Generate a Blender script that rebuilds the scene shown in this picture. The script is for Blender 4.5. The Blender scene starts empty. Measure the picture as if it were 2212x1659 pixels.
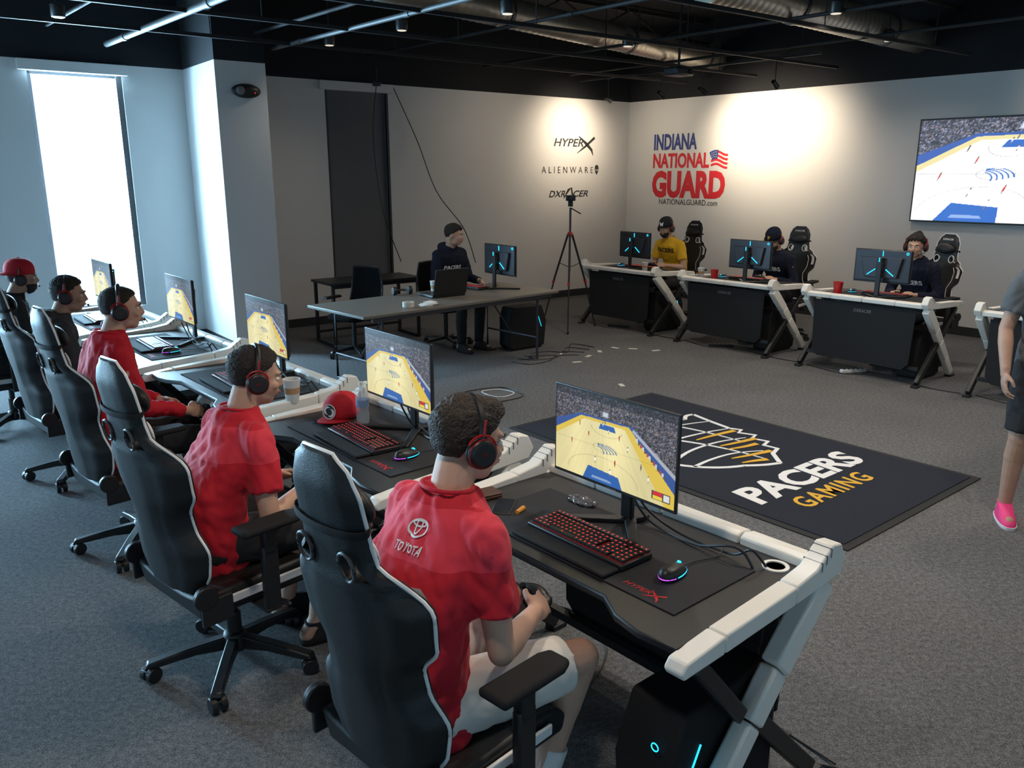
import bpy, bmesh, math, random
from math import sin, cos, pi, radians, hypot
from mathutils import Vector, Matrix, noise, Euler
from mathutils.bvhtree import BVHTree
import numpy as np
random.seed(7)
SC = bpy.context.scene
COL = SC.collection
V = Vector
RZ = lambda d: Matrix.Rotation(radians(d), 4, 'Z')
RX = lambda d: Matrix.Rotation(radians(d), 4, 'X')
RY = lambda d: Matrix.Rotation(radians(d), 4, 'Y')
T = lambda x, y, z=0: Matrix.Translation((x, y, z))

# ------------------------------------------------------------ materials
MATS = {}
def mat(name, col, rough=.5, metal=0., emit=None, es=0., bump=0., bscale=60., var=0., vscale=8., coat=0., spec=None, sheen=0., sss=0., col2=None, alpha=None):
    if name in MATS: return MATS[name]
    m = bpy.data.materials.new(name); m.use_nodes = True
    nt = m.node_tree; b = nt.nodes['Principled BSDF']
    b.inputs['Base Color'].default_value = (*col, 1)
    b.inputs['Roughness'].default_value = rough
    b.inputs['Metallic'].default_value = metal
    if spec is not None: b.inputs['Specular IOR Level'].default_value = spec
    if coat: b.inputs['Coat Weight'].default_value = coat
    if sheen: b.inputs['Sheen Weight'].default_value = sheen
    if alpha is not None: b.inputs['Alpha'].default_value = alpha
    if sss: b.inputs['Subsurface Weight'].default_value = sss; b.inputs['Subsurface Radius'].default_value = (.012, .005, .003)
    if emit:
        b.inputs['Emission Color'].default_value = (*emit, 1)
        b.inputs['Emission Strength'].default_value = es
    tc = nt.nodes.new('ShaderNodeTexCoord')
    n = nt.nodes.new('ShaderNodeTexNoise'); n.inputs['Scale'].default_value = vscale
    n.inputs['Detail'].default_value = 4
    nt.links.new(tc.outputs['Object'], n.inputs['Vector'])
    r = nt.nodes.new('ShaderNodeMix'); r.data_type = 'RGBA'
    v = var if var else .06
    c2 = col2 if col2 else tuple(max(0, c*(1-v)) for c in col)
    c1 = tuple(min(1, c*(1+v)) for c in col) if not col2 else col
    r.inputs[6].default_value = (*c1, 1); r.inputs[7].default_value = (*c2, 1)
    nt.links.new(n.outputs['Fac'], r.inputs[0]); nt.links.new(r.outputs[2], b.inputs['Base Color'])
    if bump:
        n2 = nt.nodes.new('ShaderNodeTexNoise'); n2.inputs['Scale'].default_value = bscale; n2.inputs['Detail'].default_value = 3
        nt.links.new(tc.outputs['Object'], n2.inputs['Vector'])
        bp = nt.nodes.new('ShaderNodeBump'); bp.inputs['Strength'].default_value = bump; bp.inputs['Distance'].default_value = .01
        nt.links.new(n2.outputs['Fac'], bp.inputs['Height']); nt.links.new(bp.outputs['Normal'], b.inputs['Normal'])
    MATS[name] = m
    return m

def carpet_mat():
    m = bpy.data.materials.new('carpet'); m.use_nodes = True; nt = m.node_tree; b = nt.nodes['Principled BSDF']
    b.inputs['Roughness'].default_value = .95; b.inputs['Specular IOR Level'].default_value = .12
    tc = nt.nodes.new('ShaderNodeTexCoord')
    n = nt.nodes.new('ShaderNodeTexNoise'); n.inputs['Scale'].default_value = 170; n.inputs['Detail'].default_value = 8; n.inputs['Roughness'].default_value = .85
    n4 = nt.nodes.new('ShaderNodeTexNoise'); n4.inputs['Scale'].default_value = 42; n4.inputs['Detail'].default_value = 5; n4.inputs['Roughness'].default_value = .8
    n3 = nt.nodes.new('ShaderNodeTexNoise'); n3.inputs['Scale'].default_value = 1.3; n3.inputs['Detail'].default_value = 3
    for a in (n, n3, n4): nt.links.new(tc.outputs['Object'], a.inputs['Vector'])
    cr = nt.nodes.new('ShaderNodeValToRGB')
    cr.color_ramp.elements[0].position = .40; cr.color_ramp.elements[0].color = (.045, .046, .048, 1)
    cr.color_ramp.elements[1].position = .62; cr.color_ramp.elements[1].color = (.30, .302, .305, 1)
    nt.links.new(n.outputs['Fac'], cr.inputs[0])
    cr4 = nt.nodes.new('ShaderNodeValToRGB'); cr4.color_ramp.elements[0].position = .36; cr4.color_ramp.elements[0].color = (.55, .55, .56, 1); cr4.color_ramp.elements[1].position = .66; cr4.color_ramp.elements[1].color = (1.25, 1.25, 1.25, 1)
    nt.links.new(n4.outputs['Fac'], cr4.inputs[0])
    mx4 = nt.nodes.new('ShaderNodeMix'); mx4.data_type = 'RGBA'; mx4.blend_type = 'MULTIPLY'; mx4.inputs[0].default_value = 1
    nt.links.new(cr.outputs[0], mx4.inputs[6]); nt.links.new(cr4.outputs[0], mx4.inputs[7])
    mx = nt.nodes.new('ShaderNodeMix'); mx.data_type = 'RGBA'; mx.blend_type = 'MULTIPLY'; mx.inputs[0].default_value = 1
    cr2 = nt.nodes.new('ShaderNodeValToRGB'); cr2.color_ramp.elements[0].color = (.85, .85, .85, 1); cr2.color_ramp.elements[0].position = .3; cr2.color_ramp.elements[1].position = .7
    nt.links.new(n3.outputs['Fac'], cr2.inputs[0])
    nt.links.new(mx4.outputs[2], mx.inputs[6]); nt.links.new(cr2.outputs[0], mx.inputs[7]); nt.links.new(mx.outputs[2], b.inputs['Base Color'])
    bp = nt.nodes.new('ShaderNodeBump'); bp.inputs['Strength'].default_value = .35; bp.inputs['Distance'].default_value = .003
    nt.links.new(n.outputs['Fac'], bp.inputs['Height']); nt.links.new(bp.outputs['Normal'], b.inputs['Normal'])
    return m

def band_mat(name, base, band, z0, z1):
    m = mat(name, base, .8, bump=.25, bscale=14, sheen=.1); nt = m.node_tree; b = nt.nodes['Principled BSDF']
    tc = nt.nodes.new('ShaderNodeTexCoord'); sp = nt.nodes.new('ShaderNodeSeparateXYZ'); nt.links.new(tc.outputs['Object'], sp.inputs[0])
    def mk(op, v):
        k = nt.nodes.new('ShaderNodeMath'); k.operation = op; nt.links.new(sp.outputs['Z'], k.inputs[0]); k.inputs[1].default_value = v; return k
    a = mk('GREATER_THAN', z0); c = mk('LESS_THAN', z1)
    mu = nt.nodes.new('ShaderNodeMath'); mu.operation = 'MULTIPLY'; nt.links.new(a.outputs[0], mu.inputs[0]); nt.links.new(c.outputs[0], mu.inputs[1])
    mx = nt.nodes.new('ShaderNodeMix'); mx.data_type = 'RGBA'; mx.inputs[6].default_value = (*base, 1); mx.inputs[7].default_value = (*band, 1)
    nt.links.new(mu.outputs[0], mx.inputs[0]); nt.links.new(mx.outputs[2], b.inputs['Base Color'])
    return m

def vcol_mat(name, strength):
    m = bpy.data.materials.new(name); m.use_nodes = True; nt = m.node_tree; b = nt.nodes['Principled BSDF']
    at = nt.nodes.new('ShaderNodeAttribute'); at.attribute_name = 'pic'
    b.inputs['Base Color'].default_value = (.01, .01, .01, 1); b.inputs['Roughness'].default_value = .35
    nt.links.new(at.outputs['Color'], b.inputs['Emission Color']); b.inputs['Emission Strength'].default_value = strength
    return m

BLK = mat('black_plastic', (.013, .013, .014), .42)
BLKM = mat('black_matte', (.014, .014, .015), .8, spec=.25)
BLKN = mat('black_mesh_fabric', (.010, .010, .011), 1., spec=.05)
LEA = mat('black_leather', (.011, .011, .012), .5, bump=.12, bscale=220)
WHT = mat('white_plastic', (.84, .81, .74), .4)
WLE = mat('white_leather', (.8, .8, .79), .4)
DESK = mat('desk_top_black', (.013, .013, .015), .42, bump=.08, bscale=300)
PAD = mat('mousepad_cloth', (.016, .016, .019), .85, bump=.2, bscale=500)
FAB = mat('panel_fabric_black', (.012, .012, .013), .9)
GREY = mat('dark_grey_metal', (.06, .06, .068), .4, .6)
CHR = mat('brushed_steel', (.6, .6, .6), .3, .95)
PIPE = mat('pipe_grey', (.11, .115, .12), .5, .2)
CEIL = mat('ceiling_black', (.005, .005, .007), .8)
STR = mat('black_strut', (.010, .010, .012), .7)
DUCT = mat('duct_steel', (.34, .31, .26), .34, .7, var=.3, vscale=5)
WALL = mat('wall_paint', (.66, .655, .645), .85, var=.015, vscale=2)
WALLB = mat('wall_black_upper', (.007, .008, .011), .85)
BASEB = mat('baseboard_dark', (.02, .02, .022), .6)
FRAME = mat('window_frame', (.12, .12, .13), .5)
BLIND = mat('blind_grey', (.13, .133, .142), .9, bump=.1, bscale=300)
CYAN = mat('cyan_light', (0, .3, .4), .4, emit=(.02, .55, .9), es=1.9)
REDL = mat('red_light', (.3, 0, 0), .4, emit=(1, .05, .05), es=.9)
MAGL = mat('magenta_light', (.3, 0, .3), .4, emit=(.6, .1, 1), es=1.3)
REDP = mat('red_plastic', (.40, .008, .010), .4)
REDD = mat('dark_red_print', (.16, .006, .008), .5)
SKIN = mat('skin', (.57, .335, .24), .6, var=.12, vscale=20, sss=.08, bump=.05, bscale=180)
SKIN2 = mat('skin_tan', (.45, .26, .18), .6, var=.12, vscale=20, sss=.08, bump=.05, bscale=180)
HAIR = mat('hair_dark_brown', (.020, .014, .010), .7, bump=1., bscale=160, var=.6, vscale=90)
HAIR2 = mat('hair_brown', (.036, .024, .016), .7, bump=1., bscale=160, var=.6, vscale=90)
EYEW = mat('eye_white', (.8, .8, .78), .2)
EYEB = mat('eye_iris', (.03, .02, .015), .2)
LIP = mat('lip', (.42, .17, .14), .5)
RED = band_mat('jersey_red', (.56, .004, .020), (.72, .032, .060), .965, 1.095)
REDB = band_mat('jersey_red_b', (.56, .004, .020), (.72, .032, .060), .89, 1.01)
RED2 = mat('jersey_red_plain', (.56, .005, .020), .8, bump=.25, bscale=14)
REDC = mat('cap_red', (.54, .008, .02), .8, bump=.2, bscale=200)
YEL = mat('jersey_yellow', (.82, .47, .02), .75, bump=.2, bscale=14)
NAVY = mat('navy_cloth', (.012, .015, .030), .9, bump=.2, bscale=14, spec=.2)
GRYH = mat('grey_hoodie', (.045, .045, .05), .9, bump=.3, bscale=14)
GRYS = mat('grey_shirt', (.09, .095, .10), .9, bump=.3, bscale=14)
BLKC = mat('black_cloth', (.016, .016, .018), .9, bump=.2, bscale=14)
WSH = mat('white_shorts', (.72, .69, .64), .85, bump=.2, bscale=14)
SOCK = mat('white_sock', (.75, .74, .72), .9, bump=.4, bscale=150)
TXW = mat('print_white', (.8, .8, .79), .6)
TXR = mat('print_red', (.62, .012, .025), .6)
TXB = mat('print_blue', (.02, .045, .22), .6)
TXK = mat('print_black', (.02, .02, .02), .6)
TXG = mat('print_grey', (.16, .16, .17), .6)
TXD = mat('trim_dark_grey', (.05, .05, .053), .5)
TXY = mat('print_yellow', (.72, .40, .03), .7)
MATN = mat('rug_navy', (.008, .011, .022), .95, bump=.5, bscale=250, var=.3, vscale=60)
MATE = mat('rug_edge', (.012, .013, .014), .8)
PAPER = mat('paper_white', (.75, .75, .73), .7)
CUPR = mat('cup_red', (.5, .01, .015), .3)
TABT = mat('table_top', (.14, .125, .105), .45, bump=.1, bscale=100)
PINK = mat('shoe_pink', (.85, .05, .22), .6)
GLAS = mat('bottle_plastic', (.6, .68, .75), .1, alpha=.35)
SCR = vcol_mat('screen_picture', 1.0)
SCRT = vcol_mat('screen_picture_wall', 1.4)
LAMPE = mat('lamp_face', (.8, .8, .75), .5, emit=(1, .85, .65), es=.7)
TAPE = mat('paper_tape', (.6, .58, .5), .8)

# ------------------------------------------------------------ geometry builder
class G:
    def __init__(s, M=None):
        s.v = []; s.f = []; s.mi = []; s.M = M or Matrix(); s.parts = []
    def add(s, vs, fs, mi=0, M=None):
        o = len(s.v); MM = s.M @ M if M is not None else s.M
        s.parts.append((o, len(vs), len(s.f), len(fs)))
        s.v += [tuple(MM @ V(p)) for p in vs]
        s.f += [tuple(i+o for i in f) for f in fs]; s.mi += [mi]*len(fs)
    def split(s):
        out = []
        for o, nv, f0, nf in s.parts:
            g = G(); g.v = s.v[o:o+nv]; g.f = [tuple(i-o for i in f) for f in s.f[f0:f0+nf]]; g.mi = s.mi[f0:f0+nf]; out.append(g)
        return out
    def box(s, c, d, mi=0, M=None):
        x, y, z = d[0]/2, d[1]/2, d[2]/2
        vs = [(c[0]+a*x, c[1]+b*y, c[2]+e*z) for e in (-1, 1) for b in (-1, 1) for a in (-1, 1)]
        s.add(vs, [(0, 2, 3, 1), (4, 5, 7, 6), (0, 1, 5, 4), (2, 6, 7, 3), (0, 4, 6, 2), (1, 3, 7, 5)], mi, M)
    def prism(s, pts, a, b, axis='z', mi=0, M=None):
        n = len(pts)
        def P(p, h):
            return (p[0], p[1], h) if axis == 'z' else ((h, p[0], p[1]) if axis == 'x' else (p[0], h, p[1]))
        vs = [P(p, a) for p in pts]+[P(p, b) for p in pts]
        s.add(vs, [tuple(range(n))[::-1], tuple(range(n, 2*n))]+[(i, (i+1) % n, n+(i+1) % n, n+i) for i in range(n)], mi, M)
    def cyl(s, p0, p1, r0, r1=None, n=16, mi=0, M=None, cap=True, sx=1.):
        r1 = r0 if r1 is None else r1
        p0, p1 = V(p0), V(p1); d = (p1-p0)
        if d.length < 1e-6: return
        d.normalize(); a = d.orthogonal().normalized(); b = d.cross(a)
        vs = [p0+(a*cos(2*pi*i/n)+b*sin(2*pi*i/n)*sx)*r0 for i in range(n)]+[p1+(a*cos(2*pi*i/n)+b*sin(2*pi*i/n)*sx)*r1 for i in range(n)]
        fs = [(i, (i+1) % n, n+(i+1) % n, n+i) for i in range(n)]
        if cap: fs += [tuple(range(n))[::-1], tuple(range(n, 2*n))]
        s.add(vs, fs, mi, M)
    def tube(s, pts, r, n=8, mi=0, M=None, closed=False, sx=1.):
        pts = [V(p) for p in pts]; m = len(pts); rings = []
        up = V((0, 0, 1))
        for i, p in enumerate(pts):
            if closed: d = pts[(i+1) % m]-pts[i-1]
            else: d = pts[min(i+1, m-1)]-pts[max(i-1, 0)]
            d.normalize()
            a = d.cross(up)
            if a.length < .05: a = d.cross(V((0, 1, 0)))
            a.normalize(); b = d.cross(a)
            rr = r[i] if isinstance(r, (list, tuple)) else r
            rings.append([p+(a*cos(2*pi*j/n)*sx+b*sin(2*pi*j/n))*rr for j in range(n)])
        vs = [q for R_ in rings for q in R_]; fs = []
        for i in range(m if closed else m-1):
            k = (i+1) % m
            for j in range(n): fs.append((i*n+j, i*n+(j+1) % n, k*n+(j+1) % n, k*n+j))
        if not closed: fs += [tuple(range(n))[::-1], tuple(range((m-1)*n, m*n))]
        s.add(vs, fs, mi, M)
    def lathe(s, prof, n=24, mi=0, M=None):
        vs = []; fs = []
        for r, z in prof: vs += [(r*cos(2*pi*j/n), r*sin(2*pi*j/n), z) for j in range(n)]
        for i in range(len(prof)-1):
            for j in range(n): fs.append((i*n+j, i*n+(j+1) % n, (i+1)*n+(j+1) % n, (i+1)*n+j))
        fs += [tuple(range(n))[::-1], tuple(range((len(prof)-1)*n, len(prof)*n))]
        s.add(vs, fs, mi, M)
    def ell(s, c, r, M=None, mi=0, nu=16, nv=10):
        if not hasattr(r, '__len__'): r = (r, r, r)
        vs = [(c[0], c[1], c[2]-r[2])]; fs = []
        for i in range(1, nv):
            t = -pi/2+pi*i/nv
            vs += [(c[0]+r[0]*cos(t)*cos(2*pi*j/nu), c[1]+r[1]*cos(t)*sin(2*pi*j/nu), c[2]+r[2]*sin(t)) for j in range(nu)]
        vs.append((c[0], c[1], c[2]+r[2])); L = len(vs)-1
        for j in range(nu):
            fs.append((0, 1+(j+1) % nu, 1+j)); fs.append((L, 1+(nv-2)*nu+j, 1+(nv-2)*nu+(j+1) % nu))
        for i in range(nv-2):
            for j in range(nu):
                a = 1+i*nu; fs.append((a+j, a+(j+1) % nu, a+nu+(j+1) % nu, a+nu+j))
        s.add(vs, fs, mi, M)
    def cap(s, p0, r0, p1, r1, mi=0, M=None, n=14):
        s.cyl(p0, p1, r0, r1, n, mi, M); s.ell(p0, r0, M, mi, n, 8); s.ell(p1, r1, M, mi, n, 8)
    def loft(s, secs, n=24, mi=0, M=None, ex=2.4):
        vs = []; fs = []
        for c, w, d in secs:
            for j in range(n):
                a = 2*pi*j/n; ca, sa = cos(a), sin(a)
                vs.append((c[0]+w*math.copysign(abs(ca)**(2/ex), ca), c[1]+d*math.copysign(abs(sa)**(2/ex), sa), c[2]))
        m = len(secs)
        for i in range(m-1):
            for j in range(n): fs.append((i*n+j, i*n+(j+1) % n, (i+1)*n+(j+1) % n, (i+1)*n+j))
        fs += [tuple(range(n))[::-1], tuple(range((m-1)*n, m*n))]
        s.add(vs, fs, mi, M)
    def mesh(s, name='m'):
        me = bpy.data.meshes.new(name); me.from_pydata(s.v, [], s.f)
        me.polygons.foreach_set('material_index', s.mi); me.update(); return me

def fixn(me):
    bm = bmesh.new(); bm.from_mesh(me); bmesh.ops.recalc_face_normals(bm, faces=bm.faces); bm.to_mesh(me); bm.free()

def smooth(me, ang=40):
    try:
        me.polygons.foreach_set('use_smooth', [True]*len(me.polygons)); me.set_sharp_from_angle(angle=radians(ang))
    except Exception: pass

def obj(name, me, mats, parent=None, bevel=0, seg=2, sm=True, M=None, kind=None, label=None, ang=40, fix=True, split=False, **kw):
    if split and isinstance(me, G) and len(me.parts) > 1:
        return [obj(name, p, mats, parent, bevel, seg, sm, M, kind, label, ang, fix, **kw) for p in me.split()][0]
    if isinstance(me, G): me = me.mesh(name)
    if fix: fixn(me)
    if sm: smooth(me, ang)
    for m in (mats if isinstance(mats, (list, tuple)) else [mats]): me.materials.append(m)
    o = bpy.data.objects.new(name, me); COL.objects.link(o)
    if parent: o.parent = parent
    if M is not None: o.matrix_basis = M
    if bevel:
        b = o.modifiers.new('bevel', 'BEVEL'); b.width = bevel; b.segments = seg; b.limit_method = 'ANGLE'; b.angle_limit = radians(35)
    if kind: o['kind'] = kind
    if label: o['label'] = label
    for k, v in kw.items(): o[k] = v
    return o

def thing(name, label, category, M=None, group=None):
    o = bpy.data.objects.new(name, None); o.empty_display_size = .1; COL.objects.link(o)
    if M is not None: o.matrix_basis = M
    o['label'] = label; o['category'] = category
    if group: o['group'] = group
    return o

def kids(o): return [c for c in bpy.data.objects if c.parent == o]
def dup(t, M, label=None):
    n = t.copy(); COL.objects.link(n); n.matrix_basis = M
    if label: n['label'] = label
    def rec(src, dst):
        for c in kids(src):
            if c is dst: continue
            k = c.copy(); k.parent = dst; COL.objects.link(k); rec(c, k)
    rec(t, n)
    return n

def F(x, y, rot, z=0): return T(x, y, z) @ RZ(rot)

def evalmesh(o):
    bpy.context.view_layer.update()
    dg = bpy.context.evaluated_depsgraph_get()
    return bpy.data.meshes.new_from_object(o.evaluated_get(dg), depsgraph=dg)

def textmesh(body, w=None, h=None, ext=.002, off=0., shear=0., space=1., M=None):
    c = bpy.data.curves.new('t', 'FONT'); c.body = body; c.size = 1; c.offset = off; c.shear = shear
    c.space_character = space; c.extrude = .01; c.resolution_u = 3
    o = bpy.data.objects.new('t', c); COL.objects.link(o); me = evalmesh(o)
    bpy.data.objects.remove(o); bpy.data.curves.remove(c)
    xs = [v.co.x for v in me.vertices]; ys = [v.co.y for v in me.vertices]
    x0, x1, y0, y1 = min(xs), max(xs), min(ys), max(ys)
    sx = w/(x1-x0) if w else None; sy = h/(y1-y0) if h else None
    if sx is None: sx = sy
    if sy is None: sy = sx
    for v in me.vertices:
        v.co = V(((v.co.x-(x0+x1)/2)*sx, (v.co.y-(y0+y1)/2)*sy, (v.co.z)/.01*ext/2+ext/2))
    if M is not None: me.transform(M)
    me.materials.clear()
    return me

def remesh(g, vox, it=4, amp=0, fs=8, seed=0):
    me = g.mesh('r'); fixn(me)
    o = bpy.data.objects.new('r', me); COL.objects.link(o)
    r = o.modifiers.new('r', 'REMESH'); r.mode = 'VOXEL'; r.voxel_size = vox
    if it:
        k = o.modifiers.new('s', 'SMOOTH'); k.factor = .5; k.iterations = it
    m2 = evalmesh(o); bpy.data.objects.remove(o)
    if amp:
        ns = [v.normal.copy() for v in m2.vertices]
        for v, nn in zip(m2.vertices, ns):
            p = v.co*fs+V((seed*7.3, 0, 0)); q = V((p.x, p.y, p.z*.8+p.x*.9))
            v.co += nn*amp*(noise.noise(q)+.6*(abs(noise.noise(q*2.1))*2-.5)+.25*noise.noise(V((q.x*3.5, q.y*3.5, q.z*5))))
    return m2

def decal(me, M, target, direction, off=.003):
    """wrap flat print onto a garment mesh"""
    bvh = BVHTree.FromPolygons([v.co for v in target.vertices], [tuple(p.vertices) for p in target.polygons])
    bm = bmesh.new(); bm.from_mesh(me)
    bmesh.ops.triangulate(bm, faces=bm.faces)
    for _ in range(2):
        es = [e for e in bm.edges if e.calc_length() > .012]
        if es: bmesh.ops.subdivide_edges(bm, edges=es, cuts=1)
        bmesh.ops.triangulate(bm, faces=bm.faces)
    bm.to_mesh(me); bm.free()
    d = V(direction).normalized()
    for v in me.vertices:
        p = M @ v.co; h = bvh.ray_cast(p-d*.4, d)
        v.co = (h[0]-d*(off+v.co.z)) if h[0] is not None else p
    return me

# ------------------------------------------------------------ frames
C0 = (1.96, 14.34); LA = 37.2; RA = -48.8
FL = T(C0[0], C0[1]) @ RZ(LA)
FR = T(C0[0], C0[1]) @ RZ(RA)
HT = 3.12; HC = 4.2

# ------------------------------------------------------------ room shell
def st(name, g, mats, **k): return obj(name, g, mats, kind='structure', sm=False, **k)
g = G(FL); wins = [(-15.3, -14.4), (-12.05, -11.15), (-8.78, -7.86), (-5.46, -4.55)]
z0, z1 = .47, 3.02
xs = [-16.0]+[a for w in wins for a in w]+[.2]
for i in range(0, len(xs), 2): g.box(((xs[i]+xs[i+1])/2, .15, HT/2), (xs[i+1]-xs[i], .3, HT))
for a, b in wins:
    g.box(((a+b)/2, .15, z0/2), (b-a, .3, z0)); g.box(((a+b)/2, .15, (z1+HT)/2), (b-a, .3, HT-z1))
g.box((-7.9, .15, (HT+HC)/2), (16.2, .3, HC-HT), 1)
st('wall_back', g, [WALL, WALLB])
g = G(FR); g.box((6.6, .1, HT/2), (13.2, .2, HT)); g.box((6.6, .1, (HT+HC)/2), (13.2, .2, HC-HT), 1)
st('wall_right', g, [WALL, WALLB])
PLe = FL @ V((-16, 0, 0)); PRe = FR @ V((13, 0, 0)); PX = PLe+(PRe-V((C0[0], C0[1], 0)))
def wallseg(name, a, b):
    d = b-a; g = G(T(a.x, a.y) @ RZ(math.degrees(math.atan2(d.y, d.x)))); L = d.length
    g.box((L/2, -.1, HT/2), (L, .2, HT)); g.box((L/2, -.1, (HT+HC)/2), (L, .2, HC-HT), 1); st(name, g, [WALL, WALLB])
wallseg('wall_left', PLe, PX); wallseg('wall_front', PX, PRe)
g = G(FL); g.box((-6.925, -.55, HT/2), (.55, 1.1, HT)); g.box((-6.925, -.55, (HT+HC)/2), (.55, 1.1, HC-HT), 1)
st('wall_pillar', g, [WALL, WALLB])
poly = [(C0[0], C0[1]), (PLe.x, PLe.y), (PX.x, PX.y), (PRe.x, PRe.y)]
cx = sum(p[0] for p in poly)/4; cy = sum(p[1] for p in poly)/4
big = [(cx+(p[0]-cx)*1.06, cy+(p[1]-cy)*1.06) for p in poly]
g = G(); g.prism(big, -.1, 0); st('floor', g, carpet_mat())
g = G(); g.prism(big, HC, HC+.1); st('ceiling', g, CEIL)
for i, (a, b) in enumerate(((-16, -7.2), (-6.65, 0))):
    g = G(FL); g.box(((a+b)/2, -.008, .055), (b-a, .016, .11)); st('baseboard_back' if i else 'baseboard_left', g, BASEB)
g = G(FL); g.box((-6.925, -1.108, .055), (.582, .016, .11)); g.box((-7.208, -.55, .055), (.016, 1.1, .11)); g.box((-6.642, -.55, .055), (.016, 1.1, .11)); st('baseboard_pillar', g, BASEB)
g = G(FR); g.box((6.5, -.008, .055), (13, .016, .11)); st('baseboard_right', g, BASEB)
for i, (a, b) in enumerate(wins):
    g = G(FL); c = (a+b)/2
    g.box((a+.02, .12, (z0+z1)/2), (.04, .1, z1-z0)); g.box((b-.03, .08, (z0+z1)/2), (.06, .1, z1-z0))
    g.box((c, .12, z0+.02), (b-a, .1, .04)); g.box((c, .12, z1-.02), (b-a, .1, .04))
    st('window_%d' % (i+1), g, FRAME)
    g = G(FL); g.box((c-.02, -.03, z1+.04), (b-a+.14, .09, .11)); st('trim_%d' % (i+1), g, WALL, bevel=.006)
t = thing('roller_blind', 'dark grey roller blind pulled down over a tall narrow window', 'blind', FL)
g = G(); g.box((-5.005, .05, 1.75), (.86, .008, 2.5)); obj('fabric', g, BLIND, t, sm=False)
g = G(); g.box((-5.005, .05, .51), (.86, .022, .03)); obj('bottom_bar', g, GREY, t, bevel=.004)
g = G(); g.box((-5.44, .05, 1.75), (.03, .06, 2.52)); g.box((-4.57, .02, 1.75), (.03, .06, 2.52)); obj('side_channel', g, GREY, t, bevel=.004, split=True)

# ------------------------------------------------------------ ceiling services
def pipe(name, label, cat, a, b, r, m, group=None, coup=0):
    t = thing(name, label, cat, Matrix(), group); a, b = V(a), V(b); g = G(); g.cyl(a, b, r, n=16); obj('pipe_run', g, m, t)
    if coup:
        g = G(); d = (b-a).normalized(); L = (b-a).length; k = .6
        while k < L: g.cyl(a+d*k, a+d*(k+.07), r*1.25, n=16); k += coup
        obj('coupling', g, m, t, split=True)
    return t
dB = V((.655, -.756, 0)); dA = V((.797, .605, 0))
pa = V((-4.31, 9.33, 3.3)); pipe('ceiling_pipe', 'grey metal sprinkler pipe hung below the black ceiling', 'pipe', pa, pa+dB*7, .032, PIPE, 'ceiling pipes', 2.2)
pa = V((-2.63, 9.65, 3.3)); pipe('ceiling_pipe', 'grey metal sprinkler pipe hung below the black ceiling', 'pipe', pa, pa+dB*8, .022, PIPE, 'ceiling pipes', 2.)
for s in (1.6, 3.2, 5.0, 6.8, 8.6):
    p = V((C0[0], C0[1], 3.42))-dA*s; p = p+dB*.3
    pipe('ceiling_pipe', 'thin black painted pipe running below the ceiling', 'pipe', p, p+dB*11.5, .018, STR, 'black ceiling pipes', 3)
for s in (1.4, 2.6, 3.8, 5.4, 7.2):
    p = V((C0[0], C0[1], 3.3))+dB*s-dA*.3
    t = thing('ceiling_strut', 'black steel strut rail hung below the ceiling', 'beam', Matrix(), 'ceiling struts')
    g = G(T(*p) @ RZ(LA)); g.box((-6, 0, 0), (12, .035, .035))
    obj('rail', g, STR, t)
    g = G(T(*p) @ RZ(LA))
    for k in range(6): g.cyl((-.8-k*2.1, 0, .0), (-.8-k*2.1, 0, HC-3.3), .006, n=6)
    obj('hanger_rod', g, STR, t, split=True)
for s in (1.0, 4.6, 8.0):
    t = thing('ceiling_joist', 'black open steel bar joist under the ceiling deck', 'beam', Matrix(), 'ceiling joists')
    p = V((C0[0], C0[1], 0))+dB*(s+.5)
    g = G(T(*p) @ RZ(LA)); g.box((-7.5, 0, 3.86), (15, .06, .04)); g.box((-7.5, 0, 4.15), (15, .06, .05)); obj('chord', g, STR, t, split=True)
    g = G(T(*p) @ RZ(LA))
    for k in range(24): g.cyl((-.4-k*.62, 0, 3.86 if k % 2 else 4.15), (-.4-(k+1)*.62, 0, 4.15 if k % 2 else 3.86), .012, n=6)
    obj('web', g, STR, t)
def duct(a, b, r, label):
    a, b = V(a), V(b); L = (b-a).length; d = (b-a).normalized()
    t = thing('air_duct', label, 'duct', Matrix(), 'spiral ducts')
    pts = []; rs = []; n = int(L/.035)
    for i in range(n+1): pts.append(a+d*L*i/n); rs.append(r*(1.0+(.03 if i % 3 == 0 else 0)))
    g = G(); g.tube(pts, rs, 24); obj('duct_run', g, DUCT, t, ang=60)
    for k in (.25, .6, .9):
        g = G(); g.cyl(a+d*L*k, a+d*(L*k+.05), r*1.08, n=24)
        p = a+d*(L*k+.02)
        for sd in (-1, 1): g.cyl(p+V((sd*r, 0, 0)), V((p.x+sd*r, p.y, HC)), .006, n=6)
        obj('hanger_band', g, GREY, t)
duct((-1.2, 7.9, 3.6), (3.2, 13.2, 3.6), .15, 'round silver spiral air duct hung from black ceiling')
duct((1.7, 7.8, 3.58), (6.0, 11.7, 3.58), .17, 'round silver spiral air duct with hanger bands')
duct((4.0, 7.4, 3.7), (7.5, 10.4, 3.7), .13, 'narrow round silver spiral air duct near the wall')
def downlight(x, y, z, on=True):
    t = thing('downlight', 'small round black pendant can light under the ceiling', 'ceiling light', T(x, y, z), 'ceiling can lights')
    g = G(); g.lathe([(.055, 0), (.06, .01), (.06, .10), (.03, .12)], 20); obj('can', g, BLK, t)
    g = G(); g.cyl((0, 0, .11), (0, 0, HC-z), .007, n=8); obj('stem', g, STR, t)
    g = G(); g.lathe([(.045, -.004), (.045, .002)], 20); obj('lamp_face', g, LAMPE if on else CHR, t)
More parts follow.
